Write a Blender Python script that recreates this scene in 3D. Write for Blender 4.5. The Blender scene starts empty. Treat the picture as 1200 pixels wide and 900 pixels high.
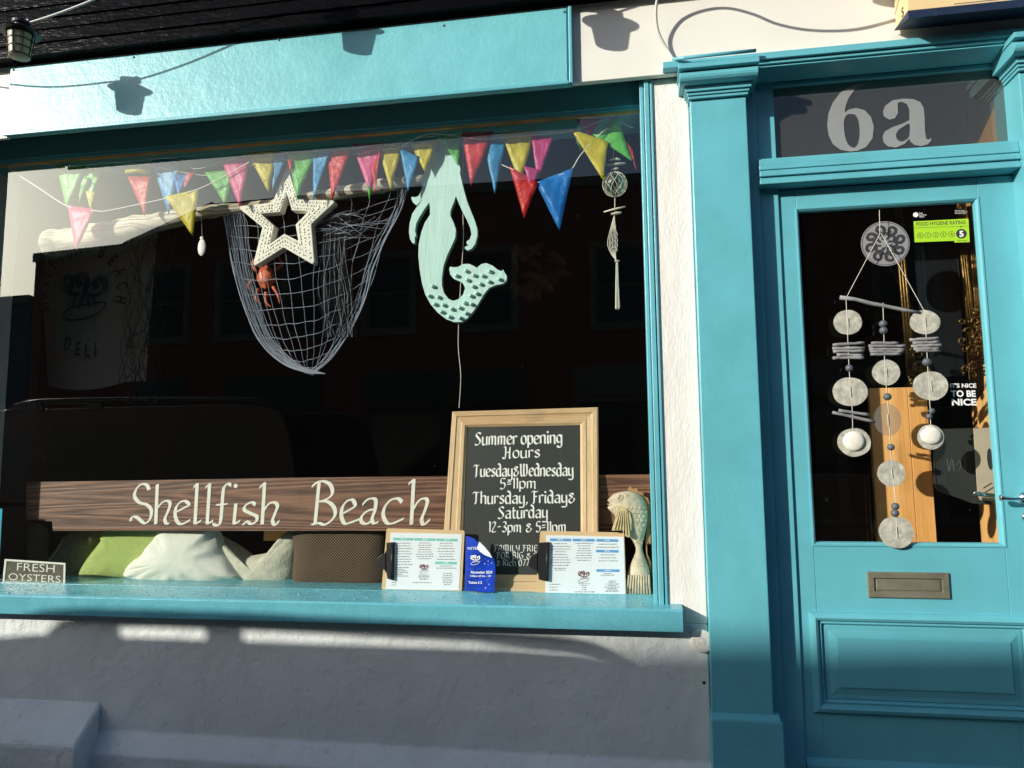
import bpy, bmesh, math, random
from mathutils import Vector, Matrix, noise
from mathutils.geometry import tessellate_polygon
random.seed(7)
S = bpy.context.scene
COL = S.collection
R = math.radians
# ------------------------------------------------------------------ camera
YAW, PITCH, ROLL, FPX = R(9.433), R(6.189), R(-0.514), 870.0
CAM = Vector((0, -2.55, 1.45))
_f = Vector((-math.sin(YAW)*math.cos(PITCH), math.cos(YAW)*math.cos(PITCH), math.sin(PITCH)))
_r = Vector((math.cos(YAW), math.sin(YAW), 0)); _u = _r.cross(_f)
RT = math.cos(ROLL)*_r + math.sin(ROLL)*_u
UP = -math.sin(ROLL)*_r + math.cos(ROLL)*_u
FW = _f
cd = bpy.data.cameras.new('camera'); cam = bpy.data.objects.new('camera', cd); COL.objects.link(cam)
m3 = Matrix((RT, UP, -FW)).transposed()
cam.matrix_world = Matrix.Translation(CAM) @ m3.to_4x4()
cd.sensor_width = 36; cd.lens = FPX/1200*36; cd.clip_start = 0.05; cd.clip_end = 1000
S.camera = cam
# ------------------------------------------------------------------ sky, sun, exposure
SUN = Vector((1.15, 1.0, -0.50)).normalized()           # direction the light travels
W = bpy.data.worlds.new("World"); S.world = W; W.use_nodes = True
nt = W.node_tree; nt.nodes.clear()
sky = nt.nodes.new('ShaderNodeTexSky'); sky.sky_type = 'NISHITA'; sky.sun_disc = False
sky.sun_elevation = math.asin(-SUN.z); sky.sun_rotation = math.atan2(-SUN.x, -SUN.y)
sky.altitude = 0; sky.air_density = 1.0; sky.dust_density = 3.5; sky.ozone_density = 4.0
bg = nt.nodes.new('ShaderNodeBackground'); bg.inputs[1].default_value = 0.13
wo = nt.nodes.new('ShaderNodeOutputWorld')
nt.links.new(sky.outputs[0], bg.inputs[0]); nt.links.new(bg.outputs[0], wo.inputs[0])
sd = bpy.data.lights.new('sun', 'SUN'); sd.energy = 4.6; sd.angle = R(0.53); sd.color = (1.0, 0.95, 0.86)
so = bpy.data.objects.new('sun', sd); COL.objects.link(so); so.location = (-6, -6, 6)
so.rotation_euler = SUN.to_track_quat('-Z', 'Y').to_euler()
S.view_settings.view_transform = 'Standard'; S.view_settings.look = 'None'
S.view_settings.exposure = 0.12; S.view_settings.gamma = 1.0
S.render.engine = 'CYCLES'
S.cycles.max_bounces = 8; S.cycles.transparent_max_bounces = 24

def P(px, py, Y=0.0):
    """point of the place seen at a spot of the photograph (1200x900), at depth Y"""
    d = RT*(px-600)/FPX + UP*(450-py)/FPX + FW
    return CAM + d*((Y-CAM.y)/d.y)
# ------------------------------------------------------------------ materials
def srgb(h):
    h = h.lstrip('#'); c = [int(h[i:i+2], 16)/255 for i in (0, 2, 4)]
    return tuple((x/12.92 if x < .04045 else ((x+.055)/1.055)**2.4) for x in c)
def mat(name, col, rough=.5, var=.12, vscale=6, bump=(), metal=0, stretch=(1,1,1), spec=.5, col2=None, c2=(6, .5, .6), sheen=0, transl=0, rvar=0):
    m = bpy.data.materials.new(name); m.use_nodes = True; t = m.node_tree; N = t.nodes; L = t.links
    b = N['Principled BSDF']; b.inputs['Roughness'].default_value = rough; b.inputs['Metallic'].default_value = metal
    b.inputs['Specular IOR Level'].default_value = spec
    if sheen: b.inputs['Sheen Weight'].default_value = sheen
    tc = N.new('ShaderNodeTexCoord'); mp = N.new('ShaderNodeMapping'); mp.inputs['Scale'].default_value = stretch
    L.new(tc.outputs['Object'], mp.inputs[0])
    n = N.new('ShaderNodeTexNoise'); n.inputs['Scale'].default_value = vscale; n.inputs['Detail'].default_value = 6; n.inputs['Roughness'].default_value = .65
    L.new(mp.outputs[0], n.inputs[0])
    r = N.new('ShaderNodeMapRange'); r.inputs[1].default_value = .3; r.inputs[2].default_value = .7
    r.inputs[3].default_value = 1-var; r.inputs[4].default_value = 1+var
    L.new(n.outputs[0], r.inputs[0])
    mx = N.new('ShaderNodeMix'); mx.data_type = 'RGBA'; mx.blend_type = 'MULTIPLY'; mx.inputs[0].default_value = 1
    mx.inputs[6].default_value = (*col, 1)
    L.new(r.outputs[0], mx.inputs[7]); cout = mx.outputs[2]
    if col2:
        n2 = N.new('ShaderNodeTexNoise'); n2.inputs['Scale'].default_value = c2[0]; n2.inputs['Detail'].default_value = 8; n2.inputs['Roughness'].default_value = .7
        L.new(mp.outputs[0], n2.inputs[0])
        r2 = N.new('ShaderNodeMapRange'); r2.inputs[1].default_value = c2[1]; r2.inputs[2].default_value = c2[2]
        L.new(n2.outputs[0], r2.inputs[0])
        m2 = N.new('ShaderNodeMix'); m2.data_type = 'RGBA'; L.new(r2.outputs[0], m2.inputs[0]); L.new(cout, m2.inputs[6]); m2.inputs[7].default_value = (*col2, 1); cout = m2.outputs[2]
    L.new(cout, b.inputs['Base Color'])
    if rvar:
        rr = N.new('ShaderNodeMapRange'); rr.inputs[1].default_value = .3; rr.inputs[2].default_value = .7
        rr.inputs[3].default_value = rough-rvar; rr.inputs[4].default_value = rough+rvar
        L.new(n.outputs[0], rr.inputs[0]); L.new(rr.outputs[0], b.inputs['Roughness'])
    prev = None
    for (sc, st, dist) in bump:
        nb = N.new('ShaderNodeTexNoise'); nb.inputs['Scale'].default_value = sc; nb.inputs['Detail'].default_value = 4
        L.new(mp.outputs[0], nb.inputs[0])
        bp = N.new('ShaderNodeBump'); bp.inputs['Strength'].default_value = st; bp.inputs['Distance'].default_value = dist
        L.new(nb.outputs[0], bp.inputs['Height'])
        if prev: L.new(prev.outputs[0], bp.inputs['Normal'])
        prev = bp
    if prev: L.new(prev.outputs[0], b.inputs['Normal'])
    if transl:
        tr = N.new('ShaderNodeBsdfTranslucent'); L.new(cout, tr.inputs[0]); ms = N.new('ShaderNodeMixShader'); ms.inputs[0].default_value = transl
        out = N['Material Output']; L.new(b.outputs[0], ms.inputs[1]); L.new(tr.outputs[0], ms.inputs[2]); L.new(ms.outputs[0], out.inputs[0])
    return m
def wood(name, c1, c2, axis=0, scale=9, rough=.6, ring=26, knots=True, dark=.35):
    """plank timber: stretched grain, growth bands bending round knots"""
    m = bpy.data.materials.new(name); m.use_nodes = True; t = m.node_tree; N = t.nodes; L = t.links; b = N['Principled BSDF']
    b.inputs['Roughness'].default_value = rough
    tc = N.new('ShaderNodeTexCoord'); mp = N.new('ShaderNodeMapping'); s = [1, 1, 1]; s[axis] = .05
    mp.inputs['Scale'].default_value = s; L.new(tc.outputs['Object'], mp.inputs[0])
    n = N.new('ShaderNodeTexNoise'); n.inputs['Scale'].default_value = scale; n.inputs['Detail'].default_value = 1; n.inputs['Distortion'].default_value = .15
    L.new(mp.outputs[0], n.inputs[0])
    mu = N.new('ShaderNodeMath'); mu.operation = 'MULTIPLY'; mu.inputs[1].default_value = ring; L.new(n.outputs[0], mu.inputs[0])
    si = N.new('ShaderNodeMath'); si.operation = 'SINE'; L.new(mu.outputs[0], si.inputs[0])
    mp2 = N.new('ShaderNodeMapping'); s2 = [60, 60, 60]; s2[axis] = 3; mp2.inputs['Scale'].default_value = s2; L.new(tc.outputs['Object'], mp2.inputs[0])
    n2 = N.new('ShaderNodeTexNoise'); n2.inputs['Scale'].default_value = 3; n2.inputs['Detail'].default_value = 5; L.new(mp2.outputs[0], n2.inputs[0])
    ad = N.new('ShaderNodeMath'); ad.operation = 'MULTIPLY_ADD'; ad.inputs[1].default_value = .25; ad.inputs[2].default_value = 0.0; L.new(si.outputs[0], ad.inputs[0])
    a2 = N.new('ShaderNodeMath'); a2.operation = 'ADD'; L.new(ad.outputs[0], a2.inputs[0]); L.new(n2.outputs[0], a2.inputs[1])
    cr = N.new('ShaderNodeMapRange'); cr.inputs[1].default_value = .15; cr.inputs[2].default_value = .85; L.new(a2.outputs[0], cr.inputs[0])
    mx = N.new('ShaderNodeMix'); mx.data_type = 'RGBA'; mx.inputs[6].default_value = (*c1, 1); mx.inputs[7].default_value = (*c2, 1); L.new(cr.outputs[0], mx.inputs[0])
    col = mx.outputs[2]
    if knots:
        mk = N.new('ShaderNodeMapping'); sk = [3, 3, 3]; sk[axis] = 1.6; mk.inputs['Scale'].default_value = sk; L.new(tc.outputs['Object'], mk.inputs[0])
        v = N.new('ShaderNodeTexNoise'); v.inputs['Scale'].default_value = 1.9; v.inputs['Detail'].default_value = 5; L.new(mk.outputs[0], v.inputs[0])
        kr = N.new('ShaderNodeMapRange'); kr.inputs[1].default_value = .58; kr.inputs[2].default_value = .72; kr.inputs[3].default_value = 1; kr.inputs[4].default_value = dark; L.new(v.outputs[0], kr.inputs[0])
        m2 = N.new('ShaderNodeMix'); m2.data_type = 'RGBA'; m2.blend_type = 'MULTIPLY'; m2.inputs[0].default_value = 1; L.new(col, m2.inputs[6]); L.new(kr.outputs[0], m2.inputs[7]); col = m2.outputs[2]
    L.new(col, b.inputs['Base Color'])
    bp = N.new('ShaderNodeBump'); bp.inputs['Strength'].default_value = .5; bp.inputs['Distance'].default_value = .002; L.new(a2.outputs[0], bp.inputs['Height']); L.new(bp.outputs[0], b.inputs['Normal'])
    return m
def glassmat(name, tint=(1,1,1), k=1.5, dust=.006, rough=0.0):
    m = bpy.data.materials.new(name); m.use_nodes = True; t = m.node_tree; N = t.nodes; L = t.links; N.remove(N['Principled BSDF'])
    out = N['Material Output']
    fr = N.new('ShaderNodeFresnel'); ge = N.new('ShaderNodeNewGeometry'); io = N.new('ShaderNodeMapRange'); io.inputs[3].default_value = 1.5; io.inputs[4].default_value = 1/1.5; L.new(ge.outputs['Backfacing'], io.inputs[0]); L.new(io.outputs[0], fr.inputs[0])
    mu = N.new('ShaderNodeMath'); mu.operation = 'MULTIPLY'; mu.inputs[1].default_value = k; mu.use_clamp = True; L.new(fr.outputs[0], mu.inputs[0])
    tr = N.new('ShaderNodeBsdfTransparent'); tr.inputs[0].default_value = (*tint, 1)
    gl = N.new('ShaderNodeBsdfGlossy'); gl.inputs[0].default_value = (.93, 1, .95, 1); gl.inputs['Roughness'].default_value = rough
    mx = N.new('ShaderNodeMixShader'); L.new(mu.outputs[0], mx.inputs[0]); L.new(tr.outputs[0], mx.inputs[1]); L.new(gl.outputs[0], mx.inputs[2])
    # specks of dirt and a thin film of dust
    tc = N.new('ShaderNodeTexCoord'); vo = N.new('ShaderNodeTexVoronoi'); vo.inputs['Scale'].default_value = 26; L.new(tc.outputs['Object'], vo.inputs[0])
    lt = N.new('ShaderNodeMath'); lt.operation = 'LESS_THAN'; lt.inputs[1].default_value = .035; L.new(vo.outputs[0], lt.inputs[0])
    no = N.new('ShaderNodeTexNoise'); no.inputs['Scale'].default_value = 5; no.inputs['Detail'].default_value = 4; L.new(tc.outputs['Object'], no.inputs[0])
    mr = N.new('ShaderNodeMapRange'); mr.inputs[1].default_value = .5; mr.inputs[2].default_value = .75; mr.inputs[3].default_value = 0; mr.inputs[4].default_value = .35; L.new(no.outputs[0], mr.inputs[0])
    mm = N.new('ShaderNodeMath'); mm.operation = 'MULTIPLY'; L.new(lt.outputs[0], mm.inputs[0]); L.new(mr.outputs[0], mm.inputs[1])
    ad = N.new('ShaderNodeMath'); ad.operation = 'ADD'; ad.inputs[1].default_value = dust; L.new(mm.outputs[0], ad.inputs[0])
    df = N.new('ShaderNodeBsdfDiffuse'); df.inputs[0].default_value = (.7, .7, .66, 1)
    m2 = N.new('ShaderNodeMixShader'); L.new(ad.outputs[0], m2.inputs[0]); L.new(mx.outputs[0], m2.inputs[1]); L.new(df.outputs[0], m2.inputs[2]); L.new(m2.outputs[0], out.inputs[0])
    return m
M = {}
TEAL = (.125, .44, .505)
M['teal'] = mat('teal_gloss_paint', TEAL, .32, .09, 5, ((14, .3, .004), (70, .5, .0010), (200, .3, .0005)), rvar=.05, col2=(.08, .30, .34), c2=(70, .64, .74))
M['teal_board'] = mat('teal_board_paint', (.155, .495, .535), .36, .07, 6, ((9, .4, .006), (55, .55, .0018), (220, .45, .0008)), rvar=.05)
M['teal_door'] = mat('teal_door_paint', TEAL, .34, .08, 4, ((18, .3, .003), (90, .5, .0008), (220, .3, .0004)), col2=(.07, .28, .32), c2=(48, .66, .76), rvar=.05)
M['teal_sill'] = mat('teal_sill_paint', (.12, .42, .49), .28, .10, 10, ((30, .3, .003), (160, .6, .0014)), rvar=.1, stretch=(1, 1, 1), col2=(.16, .42, .46), c2=(45, .6, .7))
M['render'] = mat('white_rendered_wall', (.67, .71, .69), .62, .10, 3, ((6, .35, .03), (30, .5, .010), (110, .55, .0028)), col2=(.46, .47, .45), c2=(28, .58, .76))
M['render_pier'] = mat('white_brushed_wall', (.78, .76, .70), .55, .05, 9, ((20, .4, .006), (75, .65, .0026), (200, .5, .001)), stretch=(1.6, 1.6, .6))
M['lintel'] = mat('white_painted_board', (.78, .76, .68), .45, .03, 4, ((8, .2, .006), (40, .22, .0015)), col2=(.66, .63, .56), c2=(22, .68, .76))
M['black'] = mat('black_gloss_boarding', (.003, .003, .0035), .26, .2, 6, ((30, .8, .006), (120, .7, .002)), stretch=(.35, 1, 1), rvar=.08, spec=.04)
M['blackplastic'] = mat('black_plastic', (.012, .012, .013), .4, .1, 20)
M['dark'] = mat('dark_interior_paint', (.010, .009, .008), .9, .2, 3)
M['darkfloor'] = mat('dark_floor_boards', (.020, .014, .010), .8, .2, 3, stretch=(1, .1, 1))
M['cream'] = mat('cream_shell', (.82, .79, .68), .6, .12, 30, ((60, .5, .002),))
M['mermaid'] = mat('pale_mint_paint', (.50, .74, .68), .55, .10, 22, ((60, .6, .0016),), stretch=(3, 3, .25), col2=(.62, .70, .60), c2=(14, .56, .72))
M['mermaid_edge'] = mat('mint_edge_paint', (.22, .42, .37), .55, .1, 20)
M['sign_wood'] = wood('stained_sign_timber', (.060, .023, .011), (.26, .125, .068), 0, 9, .55, 95, True, .38)
M['plank_dark'] = wood('dark_red_timber', (.05, .018, .010), (.13, .055, .03), 0, 9, .6)
M['pine'] = wood('light_pine_moulding', (.52, .33, .16), (.76, .55, .32), 0, 7, .5, 16, True, .7)
M['pine_v'] = wood('light_pine_upright', (.52, .33, .16), (.76, .55, .32), 2, 7, .5, 16, True, .7)
M['orange_wood'] = wood('orange_varnished_pine', (.72, .36, .10), (.92, .54, .20), 2, 6, .38, 18, True, .7)
M['clipwood'] = mat('pale_fibreboard', (.72, .50, .27), .5, .04, 12)
M['drift'] = wood('bleached_driftwood', (.30, .25, .17), (.80, .74, .60), 0, 16, .8, 60, True, .40)
M['greystick'] = mat('weathered_grey_twig', (.24, .24, .235), .8, .3, 40, ((90, .8, .002),), stretch=(.3, 1, 1))
M['bead'] = mat('slate_blue_bead', (.10, .115, .13), .5, .1, 20)
M['capiz'] = mat('capiz_shell', (.66, .65, .55), .30, .30, 34, ((60, .9, .002),), col2=(.40, .38, .30), c2=(55, .48, .74), transl=.3)
M['clearshell'] = glassmat('clear_shell', (.85, .85, .82), 2.5, .10, .15)
M['string'] = mat('pale_twine', (.66, .62, .52), .8, .1, 60)
M['rope_white'] = mat('white_cord', (.80, .79, .74), .7, .05, 60)
M['net'] = mat('blue_grey_netting', (.36, .41, .48), .75, .15, 40)
M['net_dark'] = mat('black_green_netting', (.006, .009, .007), .8, .2, 40)
M['chalkpaint'] = mat('black_chalk_panel', (.022, .026, .022), .6, .35, 4, ((90, .2, .0005),), stretch=(1, 1, .3))
M['white_paint'] = mat('white_lettering', (.84, .85, .80), .6, .08, 90)
M['cream_paint'] = mat('cream_lettering', (.80, .79, .68), .6, .10, 70)
M['paper'] = mat('white_paper', (.80, .84, .88), .55, .01, 20)
M['ink'] = mat('grey_print', (.16, .17, .19), .7, .1, 50)
M['inkdark'] = mat('dark_print', (.03, .03, .035), .7, .1, 50)
M['inkred'] = mat('maroon_print', (.20, .06, .06), .7, .1, 50)
M['band_green'] = mat('mint_print', (.18, .58, .50), .5, .01, 20)
M['band_blue'] = mat('blue_print', (.10, .34, .68), .5, .01, 20)
M['flyer'] = mat('royal_blue_print', (.008, .045, .40), .3, .35, 14)
M['poster'] = mat('turquoise_poster', (.01, .42, .55), .35, .03, 10)
M['posterred'] = mat('red_print', (.60, .05, .05), .4, .03, 10)
M['banner'] = mat('unbleached_cloth', (.46, .41, .29), .9, .08, 12)
M['glass'] = glassmat('window_glass', (.98, 1, .98), 2.1, .0012)
M['glass_door'] = glassmat('door_glass', (1, 1, 1), 1.3, .0015)
M['glass_fan'] = glassmat('fanlight_glass', (.5, .5, .5), 1.6, .055)
M['glass_ball'] = glassmat('float_glass', (.95, .97, .93), 3.0, .015)
M['green_c'] = mat('green_linen', (.36, .46, .12), .85, .10, 50, ((230, .7, .0015),), sheen=.3)
M['white_c'] = mat('cream_cotton', (.72, .72, .62), .85, .04, 20, ((24, .4, .006), (160, .3, .0008)))
M['oat_c'] = mat('oatmeal_fleece', (.56, .54, .42), .95, .14, 40, ((130, .8, .003),))
M['brown_c'] = bpy.data.materials.new('brown_basketweave')
M['dark_c'] = mat('dark_olive_tweed', (.17, .17, .09), .95, .3, 60, ((120, .8, .002),))
M['piping'] = mat('beige_piping', (.42, .38, .28), .9, .1, 50)
M['bronze'] = mat('tarnished_bronze', (.22, .21, .15), .45, .2, 14, ((60, .15, .0006),), metal=.3, rvar=.1)
M['chrome'] = mat('chrome', (.75, .76, .78), .12, .03, 20, metal=1)
M['gold'] = mat('gilded_carving', (.13, .085, .025), .42, .3, 30, ((50, .5, .004),), metal=.9)
M['fish'] = mat('carved_whitewashed_wood', (.60, .50, .36), .65, .28, 26, ((60, .7, .003),), col2=(.22, .18, .13), c2=(36, .55, .68))
M['fishgold'] = mat('gilded_fin', (.62, .50, .26), .5, .25, 30, ((60, .7, .003),), col2=(.30, .24, .12), c2=(20, .58, .7))
M['tan'] = mat('tan_carved_wood', (.42, .22, .09), .65, .2, 20, ((60, .5, .002),))
M['crab'] = mat('orange_red_crab', (.55, .11, .035), .45, .25, 30, ((70, .6, .002),))
M['navy'] = mat('navy_sign_paint', (.010, .022, .055), .5, .25, 50, ((120, .8, .0015),), col2=(.05, .08, .14), c2=(90, .6, .7))
M['signcream'] = mat('cream_sign_face', (.78, .58, .30), .5, .05, 6, ((20, .2, .001),))
M['frost'] = mat('frosted_vinyl', (.26, .27, .27), .5, .04, 20)
M['frost2'] = mat('frosted_disc', (.27, .27, .27), .55, .06, 20)
M['lime'] = mat('lime_sticker', (.40, .68, .03), .4, .01, 10)
M['lampglass'] = mat('amber_ribbed_plastic', (.62, .58, .36), .35, .1, 20, ((40, .3, .002),), transl=.4)
M['cable'] = mat('white_cable', (.62, .62, .58), .45, .05, 20)
M['copper_print'] = mat('brass_plate', (.11, .10, .075), .35, .4, 25, metal=.4)
M['redblob'] = mat('copper_shine', (.40, .16, .09), .4, .3, 30, metal=.3)
M['asphalt'] = mat('asphalt', (.05, .05, .052), .85, .2, 20, ((150, .6, .004),))
M['paving'] = mat('paving', (.13, .13, .125), .8, .2, 5, ((60, .4, .003),))
M['kerb'] = mat('kerb_stone', (.28, .27, .25), .8, .2, 5, ((60, .4, .003),))
M['brick'] = mat('red_brick', (.24, .055, .03), .85, .3, 8, ((60, .5, .004),))
M['trim'] = mat('stone_trim', (.20, .17, .11), .8, .1, 8)
M['shopgreen'] = mat('dark_green_shopfront', (.012, .055, .035), .5, .1, 8)
M['pane'] = mat('dark_window_pane', (.01, .012, .014), .08, .1, 3, spec=.3)
M['slate'] = mat('roof_slate', (.05, .052, .06), .7, .3, 8)
M['carpaint'] = mat('dark_maroon_car_paint', (.035, .006, .003), .2, .05, 3, spec=.35)
M['rubber'] = mat('tyre_rubber', (.015, .015, .015), .8, .1, 20)
M['redbrown'] = mat('brown_raffia', (.10, .036, .012), .8, .35, 14)
M['drops'] = mat('wet_drops', (.14, .42, .48), .04, .02, 4, spec=.9)
def bunting_mat(n, c):
    return mat('bunting_'+n, c, .42, .14, 20, ((11, .8, .012), (34, .8, .006), (110, .5, .0015)), transl=.42)
BM = {k: bunting_mat(k, c) for k, c in dict(green=(.16, .60, .10), pink=(.80, .10, .30), yellow=(.72, .62, .03), red=(.72, .035, .04), blue=(.015, .24, .68), darkgreen=(.02, .22, .06), sky=(.05, .38, .70), magenta=(.62, .05, .25)).items()}
# brown woven cushion: two crossed waves
m = M['brown_c']; m.use_nodes = True; N = m.node_tree.nodes; L = m.node_tree.links; b = N['Principled BSDF']; b.inputs['Roughness'].default_value = .9
tc = N.new('ShaderNodeTexCoord'); ws = []
for rot in (45, -45):
    mp = N.new('ShaderNodeMapping'); mp.inputs['Rotation'].default_value = (0, R(rot), 0); L.new(tc.outputs['Object'], mp.inputs[0])
    w = N.new('ShaderNodeTexWave'); w.inputs['Scale'].default_value = 40; w.inputs['Distortion'].default_value = .6; w.inputs['Detail'].default_value = 1; L.new(mp.outputs[0], w.inputs[0]); ws.append(w)
mu = N.new('ShaderNodeMath'); mu.operation = 'MULTIPLY'; L.new(ws[0].outputs[1], mu.inputs[0]); L.new(ws[1].outputs[1], mu.inputs[1])
mx = N.new('ShaderNodeMix'); mx.data_type = 'RGBA'; mx.inputs[6].default_value = (.020, .011, .006, 1); mx.inputs[7].default_value = (.34, .23, .14, 1); L.new(mu.outputs[0], mx.inputs[0]); L.new(mx.outputs[2], b.inputs['Base Color'])
bp = N.new('ShaderNodeBump'); bp.inputs['Strength'].default_value = .6; bp.inputs['Distance'].default_value = .003; L.new(mu.outputs[0], bp.inputs['Height']); L.new(bp.outputs[0], b.inputs['Normal'])

# ------------------------------------------------------------------ mesh helper
def cr(pts, n=6, closed=False):
    """Catmull-Rom smoothing of a list of tuples / vectors"""
    pts = [Vector(p) for p in pts]; k = len(pts); out = []
    if k < 3: return pts
    rng = range(k if closed else k-1)
    for i in rng:
        g = (lambda j: pts[j % k]) if closed else (lambda j: pts[max(0, min(k-1, j))])
        a, b, c, d = g(i-1), g(i), g(i+1), g(i+2)
        for s in range(n):
            t = s/n
            out.append(.5*((2*b)+(c-a)*t+(2*a-5*b+4*c-d)*t*t+(3*b-a-3*c+d)*t**3))
    if not closed: out.append(pts[-1])
    return out
class MB:
    def __init__(s): s.v = []; s.f = []; s.mi = []; s.cur = 0
    def add(s, vs, fs):
        o = len(s.v); s.v += [tuple(v) for v in vs]
        for f in fs: s.f.append(tuple(i+o for i in f)); s.mi.append(s.cur)
        return s
    def box(s, x0, x1, y0, y1, z0, z1):
        return s.add([(x0,y0,z0),(x1,y0,z0),(x1,y1,z0),(x0,y1,z0),(x0,y0,z1),(x1,y0,z1),(x1,y1,z1),(x0,y1,z1)],
                     [(0,1,5,4),(1,2,6,5),(2,3,7,6),(3,0,4,7),(4,5,6,7),(3,2,1,0)])
    def prof_x(s, prof, x0, x1):
        """closed (y,z) profile swept along X"""
        n = len(prof); vs = [(x0, y, z) for y, z in prof]+[(x1, y, z) for y, z in prof]
        fs = [(i, (i+1) % n, (i+1) % n+n, i+n) for i in range(n)]
        for tri in tessellate_polygon([[Vector((y, z, 0)) for y, z in prof]]): fs += [tuple(tri), tuple(t+n for t in reversed(tri))]
        return s.add(vs, fs)
    def rings(s, x0, x1, z0, z1, prof, cap=True, back=None):
        """rectangular moulding: prof is a list of (inset, y)"""
        vs = []
        for (i, y) in prof: vs += [(x0+i, y, z0+i), (x1-i, y, z0+i), (x1-i, y, z1-i), (x0+i, y, z1-i)]
        fs = []
        for k in range(len(prof)-1):
            a = k*4
            for j in range(4): fs.append((a+j, a+(j+1) % 4, a+4+(j+1) % 4, a+4+j))
        if cap: a = (len(prof)-1)*4; fs.append((a, a+1, a+2, a+3))
        return s.add(vs, fs)
    def tube(s, pts, r, n=6, cap=True):
        pts = [Vector(p) for p in pts]; k = len(pts); rs = r if isinstance(r, (list, tuple)) else [r]*k
        vs = []; up = None
        for i, p in enumerate(pts):
            d = (pts[min(i+1, k-1)]-pts[max(i-1, 0)])
            if d.length < 1e-9: d = Vector((0, 0, 1))
            d.normalize()
            if up is None: up = Vector((0, 1, 0)) if abs(d.y) < .9 else Vector((1, 0, 0))
            a = d.cross(up)
            if a.length < 1e-6: a = d.orthogonal()
            a.normalize(); b = a.cross(d); up = b
            for j in range(n):
                t = 2*math.pi*j/n; vs.append(p+(a*math.cos(t)+b*math.sin(t))*rs[i])
        fs = []
        for i in range(k-1):
            for j in range(n): fs.append((i*n+j, i*n+(j+1) % n, (i+1)*n+(j+1) % n, (i+1)*n+j))
        if cap: fs += [tuple(range(n)), tuple((k-1)*n+j for j in reversed(range(n)))]
        return s.add(vs, fs)
    def ell(s, c, r, nu=14, nv=8, jit=0):
        c = Vector(c); vs = []; 
        for i in range(nv+1):
            th = math.pi*i/nv
            for j in range(nu):
                ph = 2*math.pi*j/nu; q = 1+(random.uniform(-jit, jit) if jit else 0)
                vs.append((c.x+r[0]*math.sin(th)*math.cos(ph)*q, c.y+r[1]*math.sin(th)*math.sin(ph)*q, c.z+r[2]*math.cos(th)*q))
        fs = []
        for i in range(nv):
            for j in range(nu):
                fs.append((i*nu+j, (i+1)*nu+j, (i+1)*nu+(j+1) % nu, i*nu+(j+1) % nu))
        return s.add(vs, fs)
    def lathe(s, prof, c=(0, 0, 0), n=20, axis='z'):
        vs = []
        for (r, h) in prof:
            for j in range(n):
                t = 2*math.pi*j/n; a, b = r*math.cos(t), r*math.sin(t)
                vs.append((c[0]+a, c[1]+b, c[2]+h) if axis == 'z' else ((c[0]+a, c[1]+h, c[2]+b) if axis == 'y' else (c[0]+h, c[1]+a, c[2]+b)))
        k = len(prof); fs = [(i*n+j, i*n+(j+1) % n, (i+1)*n+(j+1) % n, (i+1)*n+j) for i in range(k-1) for j in range(n)]
        fs += [tuple(range(n)), tuple((k-1)*n+j for j in reversed(range(n)))]
        return s.add(vs, fs)
    def plate(s, loops, fn, t, side=None):
        """outline loops (2-D) -> solid plate; fn(x, y, d) maps to space, d depth 0..t; side = material slot of the rim"""
        allp = [p for l in loops for p in l]; n = len(allp)
        tris = tessellate_polygon([[Vector((p[0], p[1], 0)) for p in l] for l in loops])
        vs = [fn(p[0], p[1], 0) for p in allp]+[fn(p[0], p[1], t) for p in allp]
        s.add(vs, [tuple(x) for x in tris]+([tuple(x+n for x in reversed(tt)) for tt in tris]))
        c = s.cur
        if side is not None: s.cur = side
        o = len(s.v)-2*n; k = 0
        for l in loops:
            m_ = len(l)
            for i in range(m_):
                a, b = k+i, k+(i+1) % m_
                s.f.append((a+o, b+o, b+n+o, a+n+o)); s.mi.append(s.cur)
            k += m_
        s.cur = c
        return s
    def build(s, name, mats, parent=None, smooth=False, bevel=0, fix=True):
        me = bpy.data.meshes.new(name); me.from_pydata(s.v, [], s.f)
        if not isinstance(mats, (list, tuple)): mats = [mats]
        for q in mats: me.materials.append(q)
        if len(mats) > 1: me.polygons.foreach_set('material_index', s.mi)
        me.update()
        if fix:
            bm = bmesh.new(); bm.from_mesh(me); bmesh.ops.recalc_face_normals(bm, faces=bm.faces); bm.to_mesh(me); bm.free()
        if smooth: me.polygons.foreach_set('use_smooth', [True]*len(me.polygons))
        o = bpy.data.objects.new(name, me); COL.objects.link(o)
        if bevel:
            bv = o.modifiers.new('bevel', 'BEVEL'); bv.width = bevel; bv.segments = 2; bv.limit_method = 'ANGLE'
        if parent is not None: attach(o, parent)
        return o
def attach(o, parent):
    o.parent = parent
    loc = Vector((0, 0, 0)); p = parent
    loc = ROOTLOC.get(parent.name, Vector((0, 0, 0)))
    o.matrix_parent_inverse = Matrix.Translation(-loc)
ROOTLOC = {}
def thing(name, label, cat, loc=(0, 0, 0), group=None):
    o = bpy.data.objects.new(name, None); COL.objects.link(o); o.location = loc; o.empty_display_size = .05
    ROOTLOC[o.name] = Vector(loc); o['label'] = label; o['category'] = cat
    if group: o['group'] = group
    return o
def tag(o, label, cat, group=None):
    o['label'] = label; o['category'] = cat
    if group: o['group'] = group
    return o
def struct(o): o['kind'] = 'structure'; return o
def stuff(o): o['kind'] = 'stuff'; return o
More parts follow.
